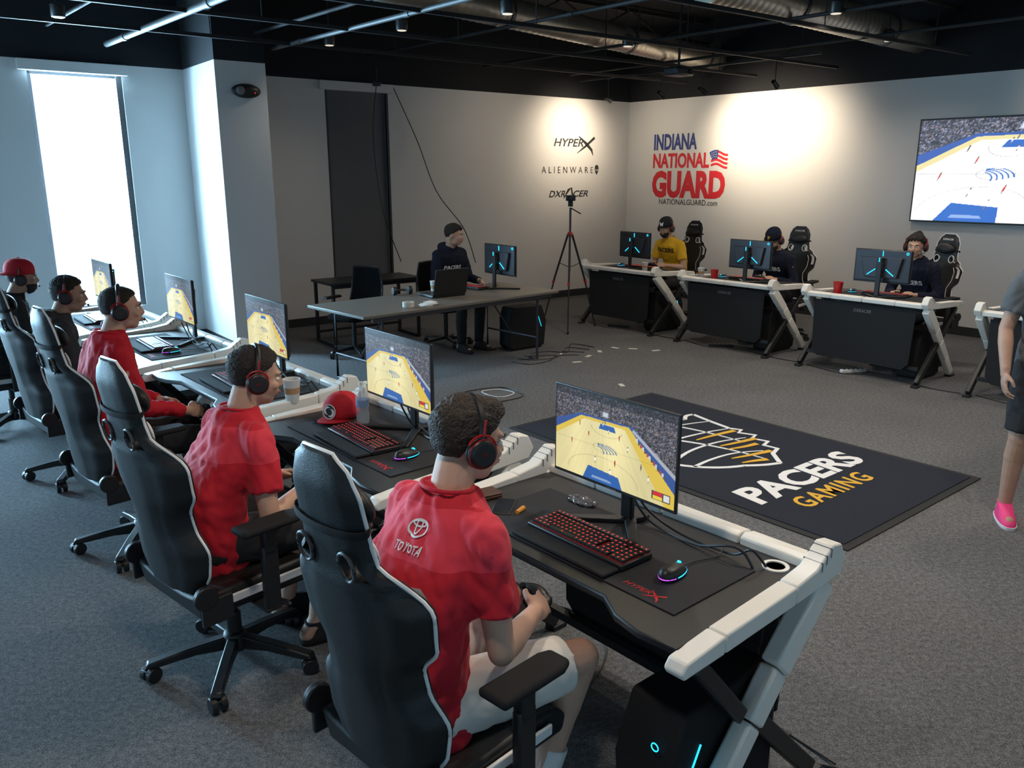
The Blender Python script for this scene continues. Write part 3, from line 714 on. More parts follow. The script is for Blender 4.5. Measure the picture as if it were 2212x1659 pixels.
# ------------------------------------------------------------ gaming chair (y forward)
def interp(t, pts):
    for (a, va), (b, vb) in zip(pts, pts[1:]):
        if t <= b:
            u = (t-a)/(b-a); u = u*u*(3-2*u); return va+(vb-va)*u
    return pts[-1][1]
HW = [(0, .20), (.09, .24), (.18, .248), (.27, .19), (.34, .185), (.45, .252), (.56, .262), (.64, .20), (.70, .142), (.76, .133), (.88, .130), (.95, .108), (1, .06)]
def build_chair(M):
    t = thing('gaming_chair', 'black leather racing-style gaming chair with white piping', 'chair', M, 'gaming chairs')
    H = .88; TD = 9; tilt = radians(TD)
    def bp(x, y, h):
        return (x, -.235+y*cos(tilt)-h*sin(tilt), .47+h*cos(tilt)+y*sin(tilt))
    nt, nx = 52, 16; vs = []; fs = []; edgeL = []; edgeR = []
    def wingf(tt): return interp(tt, [(0, .6), (.18, 1), (.58, 1), (.70, .25), (1, .15)])
    for i in range(nt+1):
        tt = i/nt; hw = interp(tt, HW); h = tt*H; wing = wingf(tt)
        endr = min(1, (1-tt)*9+.25)*(1 if tt < .64 else .82)
        for j in range(nx+1):
            u = -1+2*j/nx; vs.append(bp(u*hw, (.035+.075*wing*abs(u)**3-.035*abs(u)**10)*endr, h))
        for j in range(1, nx):
            u = 1-2*j/nx; groove = .012*math.exp(-((abs(u)-.55)/.07)**2)*wing
            vs.append(bp(u*hw, (-.032*(1-abs(u)**6)+groove)*endr+.055*wing*abs(u)**2.5*.9, h))
        edgeL.append(bp(-hw*1.005, .062*wing+.002, h)); edgeR.append(bp(hw*1.005, .062*wing+.002, h))
    R_ = 2*nx
    def hole(i, j):
        tt = (i+.5)/nt
        if not (.655 < tt < .735): return False
        jj = j if j < nx else (2*nx-1-j)
        u = abs(-1+2*(jj+.5)/nx); return .40 < u < .76
    for i in range(nt):
        for j in range(R_):
            if hole(i, j): continue
            fs.append((i*R_+j, i*R_+(j+1) % R_, (i+1)*R_+(j+1) % R_, (i+1)*R_+j))
    def front(i, jj): return i*R_+jj
    def back(i, jj): return i*R_+(jj if jj in (0, nx) else (2*nx-jj) % R_)
    for i in range(nt):
        for jj in range(nx):
            if not hole(i, jj): continue
            for (ni, nj, a, b) in ((i-1, jj, (i, jj), (i, jj+1)), (i+1, jj, (i+1, jj), (i+1, jj+1)), (i, jj-1, (i, jj), (i+1, jj)), (i, jj+1, (i, jj+1), (i+1, jj+1))):
                if not hole(ni, nj): fs.append((front(*a), front(*b), back(*b), back(*a)))
    fs += [tuple(range(R_)), tuple(range(nt*R_, (nt+1)*R_))]
    g = G(); g.add(vs, fs); obj('backrest', g, LEA, t, ang=70)
    g = G(); g.tube(edgeL[2:]+edgeR[2:][::-1], .005, 6); obj('piping', g, WLE, t, label='white piping')
    g = G()
    for sx in (-1, 1):
        pts = [bp(sx*(interp(k/20, HW)*.62), .035+.022, k/20*H) for k in range(3, 13)]; g.tube(pts, .004, 6)
    obj('seam', g, WLE, t, split=True)
    for sx in (-1, 1):
        for yy in (-.030, .040):
            g = G(); g.tube([bp(sx*(.086+.030*cos(a)), yy, .612+.038*sin(a)) for a in [2*pi*k/18 for k in range(18)]], .005, 6, closed=True)
            obj('strap_slot', g, WLE if yy > 0 else TXD, t)
    for sx in (-1, 1):
        g = G(); ks = (9.5, 10.5, 11.5, 12.2); A_ = []; B_ = []
        for k in ks:
            hw = interp(k/20, HW)
            for f_, L_ in ((.80, A_), (.93, B_)): L_.append(bp(sx*hw*f_, .036+.075*f_**3-.035*f_**10+.001, k/20*H))
        g.add(A_+B_[::-1], [(i, i+1, 6-i, 7-i) for i in range(3)])
        obj('wing_panel', g, WLE, t)
    g = G(); L_ = []
    for a in range(24):
        u = 2*pi*a/24; L_.append(bp(.142*cos(u), .006+.044*sin(u), .70))
    g.tube(L_, .011, 6, closed=True, sx=.2); obj('pillow_strap', g, BLKM, t)
    g = G(); g.ell((0, 0, 0), (.11, .032, .055), T(*bp(0, .055, .72)) @ RX(TD)); obj('neck_pillow', g, LEA, t)
    obj('top_logo', textmesh('DXRACER', w=.12, h=.02, off=.01, ext=.001, M=T(*bp(0, .034, .82)) @ RZ(180) @ RX(90-TD)), TXW, t, sm=False)
    vs = []; fs = []; n = 12
    for i in range(n+1):
        y = -.25+.52*i/n
        for j in range(n+1):
            u = -1+2*j/n; w = .255-.02*(i/n)
            vs.append((u*w, y, .455+.045*abs(u)**4-.05*max(0, (i/n-.85)/.15)**2-.02*abs(u)**12))
    N = (n+1)**2
    for i in range(n+1):
        y = -.25+.52*i/n
        for j in range(n+1):
            u = -1+2*j/n; vs.append((u*(.235), y*.95, .375))
    for i in range(n):
        for j in range(n):
            a = i*(n+1)+j; fs.append((a, a+1, a+n+2, a+n+1)); fs.append((N+a, N+a+n+1, N+a+n+2, N+a+1))
    for j in range(n):
        fs.append((j, N+j, N+j+1, j+1)); a = n*(n+1)+j; fs.append((a, a+1, N+a+1, N+a))
        a = j*(n+1); fs.append((a, a+n+1, N+a+n+1, N+a)); a += n; fs.append((a, N+a, N+a+n+1, a+n+1))
    g = G(); g.add(vs, fs); obj('seat', g, LEA, t, bevel=.015, ang=60)
    g = G()
    for sx in (-1, 1): g.box((sx*.252, -.02, .435), (.012, .40, .035))
    obj('seat_stripe', g, WLE, t, bevel=.005, split=True)
    for sx in (-1, 1):
        g = G(); g.cyl((sx*.265, -.24, .49), (sx*.29, -.24, .49), .045, n=20); g.box((sx*.278, -.20, .43), (.02, .12, .1)); obj('hinge_cover', g, BLK, t, bevel=.005)
        g = G(); g.box((sx*.26, .0, .37), (.14, .07, .02)); g.box((sx*.315, .0, .50), (.03, .065, .26)); g.box((sx*.315, .0, .65), (.04, .05, .1)); ar = obj('armrest', g, BLK, t, bevel=.008)
        g = G(); g.prism([(-.05, -.13), (.05, -.13), (.05, .09), (.035, .13), (-.035, .13), (-.05, .09)], .695, .722, 'z', 0, T(sx*.315, .01)); obj('armrest_pad', g, BLKM, ar, bevel=.012, seg=3)
    g = G(); g.box((0, 0, .355), (.22, .28, .04)); g.cyl((.08, .05, .345), (.27, .08, .345), .008, n=8); g.ell((.28, .08, .345), (.03, .012, .01)); obj('tilt_mechanism', g, BLK, t, bevel=.005)
    g = G(); g.cyl((0, 0, .10), (0, 0, .24), .03, n=20); g.cyl((0, 0, .22), (0, 0, .35), .02, n=20); obj('gas_lift', g, BLK, t)
    g = G(); g.lathe([(.05, .07), (.055, .09), (.045, .14), (.035, .15)], 20)
    for k in range(5):
        a = radians(90+72*k+12); M2 = RZ(math.degrees(a))
        g.prism([(.03, .075), (.03, .135), (.18, .115), (.335, .085), (.345, .065), (.30, .062), (.15, .08)], -.022, .022, 'y', 0, M2)
    obj('star_base', g, BLK, t, bevel=.006)
    for k in range(5):
        a = 90+72*k+12; M2 = RZ(a) @ T(.325, 0, 0) @ RZ(35); g = G(M2)
        for sx in (-1, 1): g.cyl((0, sx*.006, .032), (0, sx*.030, .032), .032, n=18)
        g.cyl((0, 0, .03), (0, 0, .07), .008, n=8); g.box((0, 0, .045), (.05, .05, .02)); obj('caster', g, BLK, t, bevel=.003)
    return t

def build_office_chair(M, label):
    t = thing('office_chair', label, 'chair', M, 'mesh office chairs')
    g = G(); vs = []; fs = []; n = 12
    for i in range(n+1):
        for j in range(n+1):
            u = -1+2*j/n; w = .22*(1-.18*(i/n)**3); vs.append((u*w, -.24+.05*u*u-.03*sin(pi*i/n)-.06*i/n, .50+.46*i/n))
    for i in range(n):
        for j in range(n): a = i*(n+1)+j; fs.append((a, a+1, a+n+2, a+n+1))
    g.add(vs, fs); o = obj('mesh_back', g, BLKN, t); s_ = o.modifiers.new('s', 'SOLIDIFY'); s_.thickness = .008
    rim = [vs[j] for j in range(n+1)]+[vs[i*(n+1)+n] for i in range(1, n+1)]+[vs[n*(n+1)+j] for j in range(n-1, -1, -1)]+[vs[i*(n+1)] for i in range(n-1, 0, -1)]
    g = G(); g.tube(rim, .012, 8, closed=True); g.tube([(0, -.27, .6), (0, -.30, .45), (0, -.15, .40)], .02, 8); obj('back_frame', g, BLK, t)
    g = G(); g.loft([((0, 0, .41), .20, .20), ((0, 0, .43), .235, .235), ((0, 0, .46), .235, .235), ((0, 0, .475), .2, .2)], 28, ex=4); obj('seat', g, BLKN, t)
    for sx in (-1, 1):
        g = G(); g.tube([(sx*.2, 0, .41), (sx*.27, 0, .43), (sx*.28, 0, .62)], .014, 8); g.box((sx*.28, .02, .635), (.07, .24, .025)); obj('armrest', g, BLK, t, bevel=.006)
    g = G(); g.cyl((0, 0, .08), (0, 0, .41), .025, n=16); obj('gas_lift', g, BLK, t)
    g = G()
    for k in range(5): g.prism([(.02, .07), (.02, .11), (.29, .085), (.30, .06)], -.018, .018, 'y', 0, RZ(72*k))
    obj('star_base', g, BLK, t, bevel=.004)
    for k in range(5):
        g = G(RZ(72*k) @ T(.285, 0, 0) @ RZ(50)); g.cyl((0, -.022, .028), (0, .022, .028), .028, n=16); g.cyl((0, 0, .03), (0, 0, .07), .007, n=8); obj('caster', g, BLK, t)
    return t

# ------------------------------------------------------------ people
def hand(g, w, d, nrm, side, curl=50, s=1., fr=.0085):
    d = V(d).normalized(); nrm = V(nrm); nrm = (nrm-d*nrm.dot(d)).normalized(); lat = d.cross(nrm)*side
    M = Matrix((( lat.x, d.x, nrm.x, w[0]), (lat.y, d.y, nrm.y, w[1]), (lat.z, d.z, nrm.z, w[2]), (0, 0, 0, 1)))
    S = M @ Matrix.Scale(s, 4)
    g.ell((0, .048, 0), (.040, .054, .017), S); g.cap((0, -.02, 0), .026, (0, .02, 0), .024, M=S)
    for i, (x, L, sp) in enumerate(((.031, .070, 6), (.0105, .078, 2), (-.0105, .073, -3), (-.031, .058, -9))):
        p = V((x, .09-(.008 if i in (0, 3) else 0), 0)); a = 0; dirx = sin(radians(sp))
        seg = [L*.45, L*.32, L*.26]; r = fr
        for k in range(3):
            a += radians(curl)*(.7 if k == 0 else 1.); v = V((dirx, cos(a), sin(a))).normalized(); q = p+v*seg[k]
            g.cap(p, r, q, r*.9, M=S, n=10); p = q; r *= .92
    p = V((.034, .025, .004)); q = p+V((.022, .030, .018)); g.cap(p, .0125, q, .0105, M=S, n=10); q2 = q+V((-.002, .028, .012)); g.cap(q, .0105, q2, .0085, M=S, n=10)

def head_geo(g, HM):
    g.ell((0, -.014, .026), (.075, .096, .088), HM, nu=24, nv=16); g.ell((0, .022, -.025), (.060, .072, .085), HM, nu=20, nv=14)
    g.ell((0, .045, -.082), (.036, .036, .028), HM); g.ell((-.028, .02, -.07), (.03, .045, .03), HM); g.ell((.028, .02, -.07), (.03, .045, .03), HM)
    g.cap((0, .09, .012), .008, (0, .106, -.022), .0105, M=HM); g.ell((-.010, .097, -.026), .008, HM); g.ell((.010, .097, -.026), .008, HM)
    g.ell((0, .082, .026), (.048, .014, .011), HM); g.ell((0, .088, -.05), (.025, .012, .008), HM); g.ell((0, .086, -.062), (.020, .012, .008), HM)
    for s in (-1, 1):
        g.ell((s*.038, .068, -.022), (.02, .02, .018), HM)
        g.ell((s*.077, -.008, -.008), (.009, .02, .031), HM); g.ell((s*.083, -.014, -.002), (.008, .012, .024), HM)

def hair_mesh(HM, thick=.012, amp=.012, fs=30, low=-.66, front=.5, seed=0, tuft=0., fringe=0.):
    bm = bmesh.new(); bmesh.ops.create_icosphere(bm, subdivisions=6, radius=1)
    for v in bm.verts:
        d = v.co.normalized(); hxy = hypot(d.x, d.y) or 1e-6; f = d.y/hxy
        fr = front+fringe*noise.noise(V((d.x*7+seed, 2, 0)))
        th = interp(-f, [(-1, fr), (-.75, fr-.08), (-.45, .15), (-.1, -.12), (.15, -.26), (.5, low+.05), (1, low)])
        th += .05*noise.noise(d*9+V((seed, 0, 0)))
        k = min(1, max(0, (d.z-th)/.12)); k = k*k*(3-2*k)
        top = .30+.70*min(1, max(0, (d.z+.15)/.7))
        n1 = noise.noise(d*2.2+V((seed, 3, 0))); n2 = noise.noise(V((d.x*13+n1*4, d.y*4, d.z*6+seed))); n3 = noise.noise(V((d.x*62+n1*7, d.y*14+n2*2, d.z*20)))
        ex = (thick+amp*(.55*n1+.32*n2+.30*n3))*top+tuft*max(0, d.y)*max(0, d.z)*(.6+.8*n1)
        base = V((d.x*.076, d.y*.097, d.z*.089)); 
        v.co = base*(.90+.10*k)+base.normalized()*ex*k+V((0, -.014, .026))
    me = bpy.data.meshes.new('hair'); bm.to_mesh(me); bm.free(); me.transform(HM); return me

def person(label, M, J, o):
    t = thing('person', label, 'person', M)
    near = o.get('near', True); vox = .0062 if near else .0085
    P, N, Hd = V(J['pel']), V(J['neck']), V(J['head'])
    HM = T(*Hd) @ RZ(o.get('yaw', 0)) @ RX(-o.get('pitch', 10)) @ RY(o.get('roll', 0))
    up = V(J.get('upper', (N.x*.85, N.y*.70-.025, N.z-.18))); mid = V(J.get('mid', ((P.x+N.x)/2*.6, P.y+(N.y-P.y)*.15-.02, P.z+(N.z-P.z)*.42)))
    lo = P+(mid-P)*.45+V((0, -.01, 0))
    W = o.get('w', 1.)
    secs = [(P-V((0, 0, .085)), .135*W, .095*W), (P, .165*W, .12*W), (lo, .155*W, .115*W), (mid, .152*W, .114*W), ((mid+up)/2, .168*W, .120*W), (up, .178*W, .12*W), (N-V((0, .02, .11)), .168*W, .105*W), (N-V((0, .012, .055)), .125*W, .085), (N+V((0, 0, .0)), .068, .066)]
    skin = o.get('skin', SKIN)
    g = G(); g.loft(secs); nb = HM @ V((0, -.03, -.06)); g.cap(N-V((0, 0, .05)), .064, nb, .058); head_geo(g, HM)
    sh = [V(J['shL']), V(J['shR'])]; el = [V(J['elL']), V(J['elR'])]; wr = [V(J['wrL']), V(J['wrR'])]; hd = [J['hdL'], J['hdR']]; hn = [J['hnL'], J['hnR']]
    hp = [V(J['hipL']), V(J['hipR'])]; kn = [V(J['knL']), V(J['knR'])]; an = [V(J['anL']), V(J['anR'])]; toe = [V(J['toeL']), V(J['toeR'])]
    for i in (0, 1):
        g.cap(N-V((0, .008, .065))+V(((-.05, .05)[i], 0, 0)), .05, sh[i], .052); g.cap(sh[i], .052, sh[i]+(el[i]-sh[i])*.4, .049); g.cap(sh[i]+(el[i]-sh[i])*.4, .047, el[i], .037)
        mf = el[i]+(wr[i]-el[i])*.3; g.cap(el[i], .036, mf, .040); g.cap(mf, .040, wr[i], .026)
        hand(g, wr[i], hd[i], hn[i], (-1, 1)[i], J.get('curl', 45))
        g.cap(hp[i], .088, kn[i], .058); cm = kn[i]+(an[i]-kn[i])*.3-V((0, .012, 0)); g.cap(kn[i], .055, cm, .056); g.cap(cm, .054, an[i], .036)
        heel = an[i]+(an[i]-toe[i])*.3; heel.z = .045; g.cap(an[i], .036, heel, .036); g.cap(heel, .036, toe[i], .03)
    obj('body', remesh(g, vox, 3), skin, t, fix=False, ang=180)
    for s in (-1, 1):
        g = G(HM); g.ell((s*.030, .0795, .004), (.0125, .0095, .0085)); g.ell((s*.030, .0875, .004), (.005, .003, .005), mi=1); obj('eye', g, [EYEW, EYEB], t)
        g = G(HM); g.tube([(s*.015, .096, .022), (s*.03, .095, .028), (s*.047, .083, .024)], [.002, .0035, .0015], 6, sx=1); obj('eyebrow', g, o.get('hairm', HAIR), t)
    g = G(HM); g.ell((0, .0985, -.051), (.019, .0045, .003)); g.ell((0, .097, -.058), (.016, .005, .004)); obj('lips', g, LIP, t)
    if o.get('beard'):
        bm = bmesh.new(); bmesh.ops.create_icosphere(bm, subdivisions=5, radius=1)
        for v in bm.verts:
            d = v.co.normalized(); k = min(1, max(0, (-.12-d.z)/.2))*min(1, max(0, (d.y+.15)/.2)); k *= 0 if (abs(d.x) < .26 and d.z > -.48 and d.y > 0) else 1
            b_ = V((d.x*.058, d.y*.068, d.z*.086)); v.co = b_*(.85+.15*k)+d*(.012+.004*noise.noise(d*30))*k+V((0, .026, -.026))
        me = bpy.data.meshes.new('b'); bm.to_mesh(me); bm.free(); me.transform(HM); obj('beard', me, o.get('hairm', HAIR), t, fix=False, ang=180)
    if o.get('hair', True):
        h = o.get('hairp', {}); obj('hair', hair_mesh(HM, **h), o.get('hairm', HAIR), t, fix=False, ang=180)
    if o.get('bun'):
        g = G(HM); g.ell((0, -.07, .11), (.045, .045, .04)); obj('hair_bun', remesh(g, .006, 2, .008, 40), o.get('hairm', HAIR), t, fix=False)
    inf = .016
    g = G(); g.loft([(secs[0][0]-V((0, 0, .02)), .165*W, .125*W)]+[(c, w+inf, d+inf) for c, w, d in secs[1:7]]+[(secs[7][0]+V((0, 0, .006)), secs[7][1]+.012, secs[7][2]+.012), (N+V((0, 0, .012)), .080, .078)])
    for i in (0, 1):
        g.cap(N-V((0, .01, .060))+V(((-.05, .05)[i], 0, 0)), .060, sh[i], .064); d = el[i]-sh[i]
        if o.get('sleeve', 'short') == 'short':
            e = sh[i]+d*.66; g.cyl(sh[i], e, .064, .068, n=18)
        else:
            g.cap(sh[i], .064, el[i], .053); w2 = el[i]+(wr[i]-el[i])*.93; g.cyl(el[i], w2, .053, .04, n=18)
    if o.get('hood'):
        g.ell(tuple(N+V((0, -.07, -.01))), (.12, .07, .06))
    shm = remesh(g, .0095, 12, .012 if near else .009, 9, seed=o.get('seed', 1)); shirt = obj('shirt' if not o.get('hood') else 'hoodie', shm, o['shirt'], t, fix=False, ang=180)
    g = G(); g.tube([(N.x+.074*cos(a), N.y+.071*sin(a), N.z+.012-.010*sin(a)) for a in [2*pi*k/24 for k in range(24)]], .006, 6, closed=True); obj('collar', g, o.get('collar', o['shirt']), t)
    g = G(); g.loft([(P-V((0, 0, .10)), .15*W, .115*W), (P-V((0, 0, .03)), .178*W, .133*W), (P+V((0, -.002, .05)), .168*W, .126*W)])
    for i in (0, 1):
        if o.get('legs', 'pants') == 'shorts':
            e = hp[i]+(kn[i]-hp[i])*o.get('slen', .86); g.cap(hp[i], .10, hp[i]+(kn[i]-hp[i])*.2, .10); g.cyl(hp[i], e, .10, .088, n=22)
        else:
            g.cap(hp[i], .098, kn[i], .069); g.cap(kn[i], .069, an[i]+(kn[i]-an[i])*.3, .058); g.cyl(kn[i], an[i]+V((0, 0, .0)), .066, .052, n=18)
    obj('shorts' if o.get('legs') == 'shorts' else 'trousers', remesh(g, .0105, 4, .006, 8, seed=3), o.get('pants', BLKC), t, fix=False, ang=180)
    for i in (0, 1):
        if o.get('sock'):
            g = G(); g.cyl(an[i]+(kn[i]-an[i])*.42, an[i]-V((0, 0, .02)), .052, .042, n=18); obj('sock', g, o['sock'], t, bevel=.004)
        d = toe[i]-an[i]; a = math.degrees(math.atan2(d.y, d.x))-90; g = G(T(an[i].x, an[i].y, an[i].z-.10) @ RZ(a))
        g.loft([((0, .06, .0), .042, .13), ((0, .06, .02), .047, .137), ((0, .055, .045), .044, .128), ((0, .03, .075), .038, .085), ((0, -.005, .10), .038, .048)], 24, ex=2.5)
        g2 = G(T(an[i].x, an[i].y, an[i].z-.10) @ RZ(a)); g2.loft([((0, .06, 0), .047, .138), ((0, .06, .018), .05, .142)], 24, ex=2.6)
        s_ = obj('shoe', g, o.get('shoe', BLKC), t, ang=60); obj('sole', g2, o.get('sole', BLKM), s_)
    return t, HM, shm

def seatJ(hx=0, hy=.24, hz=1.25, ny=None, hands=((-.07, .37, .70), (.07, .37, .70)), ey=.10, ez=.73, ex=.245, kx=.14, ky=.43, ay=.33, pz=.555, py=-.03, nk=.118):
    N = V((hx*.75, (hy-.085 if ny is None else ny), hz-nk)); sz = N.z-.092
    J = dict(pel=(0, py, pz), neck=N, head=(hx, hy, hz), shL=(N.x-.178, N.y-.012, sz), shR=(N.x+.178, N.y-.012, sz), hipL=(-.09, py+.03, pz-.005), hipR=(.09, py+.03, pz-.005),
             knL=(-kx, ky, .535), knR=(kx, ky, .535), anL=(-kx+.01, ay, .10), anR=(kx-.01, ay, .10), toeL=(-kx+.0, ay+.15, .035), toeR=(kx, ay+.15, .035))
    for s, k, h in ((-1, 'L', hands[0]), (1, 'R', hands[1])):
        S = V(J['sh'+k]); Hn = V(h); E = V((N.x+s*ex, ey, ez))
        d1 = (E-S); E = S+d1.normalized()*.30; d2 = (Hn-E); Wp = E+d2.normalized()*min(.255, max(.18, d2.length-.05))
        J['el'+k] = E; J['wr'+k] = Wp; J['hd'+k] = (Hn+V((-s*.01, .03, 0))-Wp); J['hn'+k] = (-s*.75, .2, -.45)
    return J

def headset(M, HM, label, accent=REDP, logo=True, mic=True):
    t = thing('headset', label, 'headset', M @ HM, 'gaming headsets')
    g = G(); g.tube([(.098*cos(a), -.012, .015+.112*sin(a)) for a in [radians(x) for x in range(0, 181, 9)]], .011, 8, sx=1); obj('headband', g, BLK, t)
    for s in (-1, 1):
        g = G(); g.cyl((s*.078, -.008, -.008), (s*.098, -.008, -.008), .043, .046, n=24); obj('ear_pad', g, LEA, t, bevel=.006)
        g = G(); g.cyl((s*.098, -.008, -.008), (s*.116, -.008, -.008), .046, .036, n=24); c = obj('ear_cup', g, BLK, t, bevel=.005)
        g = G(); g.tube([(s*.106, -.008+.041*cos(a), -.008+.041*sin(a)) for a in [2*pi*k/24 for k in range(24)]], .0022, 6, closed=True); obj('accent_ring', g, accent, c)
        g = G(); g.tube([(s*.103, -.012+.044*cos(a), -.0+.044*sin(a)) for a in [radians(x) for x in range(20, 161, 14)]], .0035, 6); g.cyl((s*.103, -.012, .04), (s*.1, -.012, .085), .004, n=8); obj('yoke', g, accent, c)
        if logo:
            tm = textmesh('HX', w=.022, h=.012, off=.01, shear=.2, ext=.001, M=T(s*.1165, -.008, -.008) @ RZ(90*s) @ RX(90)); obj('cup_logo', tm, REDD, c, sm=False)
    if mic:
        g = G(); g.tube([(-.11, .02, -.03), (-.10, .06, -.06), (-.06, .105, -.07)], .003, 6); g.ell((-.055, .108, -.07), .008); obj('microphone', g, BLK, t)
    return t

def cap_geo(t, M2, m, back=False):
    g = G(M2); vs = []; fs = []; n = 28
    prof = [(1, 0), (1.0, .03), (.97, .055), (.88, .08), (.72, .10), (.5, .113), (.25, .119), (.03, .121)]
    for r, z in prof: vs += [(.088*r*cos(2*pi*j/n), .108*r*sin(2*pi*j/n), z) for j in range(n)]
    for i in range(len(prof)-1):
        for j in range(n): fs.append((i*n+j, i*n+(j+1) % n, (i+1)*n+(j+1) % n, (i+1)*n+j))
    fs.append(tuple(range((len(prof)-1)*n, len(prof)*n))); g.add(vs, fs); c = obj('crown', g, m, t, ang=60, fix=True)
    s_ = c.modifiers.new('s', 'SOLIDIFY'); s_.thickness = .003
    g = G(M2); sgn = -1 if back else 1; o1 = []; o2 = []; vs = []; fs = []
    for k in range(15):
        a = radians(18+k*144/14); o1.append((.086*cos(a), sgn*.106*sin(a))); o2.append((.082*cos(a)*1.0, sgn*(.106*sin(a)+.075*sin((a-radians(18))/radians(144)*pi)**.6)) if 0 < k < 14 else (.084*cos(a), sgn*.108*sin(a)))
    def z(p): return .006-2.4*p[0]**2
    for p, q in zip(o1, o2): vs += [(p[0], p[1], z(p)+.003), (q[0], q[1], z(q)+.003), (p[0], p[1], z(p)-.002), (q[0], q[1], z(q)-.002)]
    for k in range(14):
        a = k*4; fs += [(a, a+1, a+5, a+4), (a+2, a+6, a+7, a+3), (a+1, a+3, a+7, a+5), (a, a+4, a+6, a+2)]
    g.add(vs, fs); obj('brim', g, m, t, ang=60); g = G(M2); g.ell((0, 0, .122), (.009, .009, .004)); obj('button', g, m, t)

def controller(M):
    t = thing('game_controller', 'black game controller held in both hands', 'game controller', M, 'game controllers')
    g = G(); g.ell((0, 0, 0), (.06, .032, .02)); g.ell((-.055, -.025, -.005), (.025, .045, .019)); g.ell((.055, -.025, -.005), (.025, .045, .019)); obj('body', remesh(g, .004, 3), BLK, t, fix=False)
    for s in (-1, 1):
        g = G(); g.cyl((s*.028, -.01, .015), (s*.028, -.01, .03), .007, n=12); g.cyl((s*.028, -.01, .028), (s*.028, -.01, .033), .010, n=12); obj('thumbstick', g, BLKM, t)

# ------------------------------------------------------------ near row
NR = -49.
step = V((-.945, 1.08, 0))
D0 = build_desk(F(.295, 2.55, NR))
mon0 = build_monitor(F(.34, 2.62, NR-1, .765)); kb0 = build_keyboard(F(.235, 2.50, NR-1, .765)); pad0 = build_pad(F(.30, 2.53, NR, .7605)); ms0 = build_mouse(F(.49, 2.28, NR+8, .7648))
pc0 = build_pc(F(.575, 2.175, NR))
CHR_ = [(-.195, 2.05, -44), (-1.135, 3.0, -42), (-2.0, 4.12, -44), (-2.88, 5.2, -44)]
chair0 = build_chair(F(*CHR_[0]))
mons = [(0, 0), (-.53, 3.70), (-1.47, 4.84), (-2.42, 5.94), (-3.52, 7.05)]
for k in range(1, 5):
    s = step*k
    dup(D0, F(.295+s.x, 2.55+s.y, NR), 'black gaming desk with white rails joined to a row of desks')
    dup(mon0, F(mons[k][0], mons[k][1], NR-1, .765))
    dup(kb0, F(.235+s.x+.01*k, 2.50+s.y, NR-3, .765)); dup(pad0, F(.30+s.x, 2.53+s.y, NR, .7605)); dup(ms0, F(.49+s.x, 2.28+s.y, NR+4, .7648))
    dup(pc0, F(.575+s.x, 2.175+s.y, NR))
for k in range(1, 4): dup(chair0, F(*CHR_[k]))
dup(chair0, F(-3.95, 6.25, NR))
CH = [(-.245, 2.02), (-1.17, 3.04), (-2.11, 4.22), (-3.04, 5.28)]
crot = [-49, -47, -50, -50]

HSL = 'black over-ear headset with red accents worn on head'
def player(k, label, J, o, hs=True, ctrl=True, hl=HSL, M=None):
    M = M or F(CH[k][0], CH[k][1], crot[k]); t, HM, shm = person(label, M, J, o)
    if hs: headset(M, HM, hl)
    if ctrl: c = (V(J['wrL'])+V(J['hdL'])+V(J['wrR'])+V(J['hdR']))/2; controller(M @ T(c.x, c.y+.015, c.z+.0) @ RX(25))
    return t, HM, shm, M
J = seatJ(hx=-.04, hy=.20, hz=1.23, kx=.16, ky=.46, ay=.27)
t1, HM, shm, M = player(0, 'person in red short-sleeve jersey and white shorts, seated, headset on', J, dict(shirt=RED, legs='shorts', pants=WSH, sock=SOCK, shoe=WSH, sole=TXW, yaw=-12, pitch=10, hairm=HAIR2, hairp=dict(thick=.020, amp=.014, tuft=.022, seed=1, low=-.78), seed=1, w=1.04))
obj('back_print', decal(textmesh('TOYOTA', w=.092, h=.021, off=.012, ext=.0008), T(.0, -.2, .995) @ RX(90), shm, (0, 1, 0), .006), TXW, t1, sm=False)
gg = merge(ring(0, 0, .031, .022, .0045, .0008), ring(0, .0035, .010, .019, .0035, .0008), ring(0, .010, .021, .0085, .0035, .0008)); tm = gg.mesh('e')
obj('back_emblem', decal(tm, T(.0, -.2, 1.042) @ RX(90), shm, (0, 1, 0), .005), TXW, t1, sm=False)
J = seatJ(hx=-.02, hy=.21, hz=1.165, ky=.43)
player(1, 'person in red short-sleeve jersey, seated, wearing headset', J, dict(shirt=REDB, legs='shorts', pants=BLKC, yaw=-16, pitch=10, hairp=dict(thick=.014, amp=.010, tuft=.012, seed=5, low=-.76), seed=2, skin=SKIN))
J = seatJ(hx=-.13, hy=.11, hz=1.25, hands=((-.06, .40, .66), (.07, .42, .66)))
player(2, 'person in red long-sleeve jersey leaning back, headset on', J, dict(shirt=RED2, sleeve='long', legs='pants', yaw=-15, pitch=2, hairp=dict(thick=.008, amp=.007, seed=8), seed=3))
J = seatJ(hx=-.03, hy=.16, hz=1.18)
player(3, 'person in dark grey hoodie seated at monitor, dark hair', J, dict(shirt=GRYH, hood=True, sleeve='long', yaw=-20, pitch=5, hairp=dict(thick=.016, amp=.012, seed=11, low=-.8), seed=4, skin=SKIN2), hl='black over-ear headset worn over dark hair')
M5 = F(-3.93, 6.2, NR+2); J = seatJ(hx=.0, hy=.2, hz=1.18)
t5, HM, shm, M = player(0, 'person in black shirt and backwards red cap, seated', J, dict(shirt=BLKC, yaw=-15, pitch=2, hairp=dict(thick=.004, amp=.003, seed=12), beard=True, skin=SKIN2), M=M5)
cp = thing('baseball_cap', 'red baseball cap worn backwards on the head', 'cap', M5 @ HM @ T(0, -.014, .035)); cap_geo(cp, Matrix(), REDC, back=True)
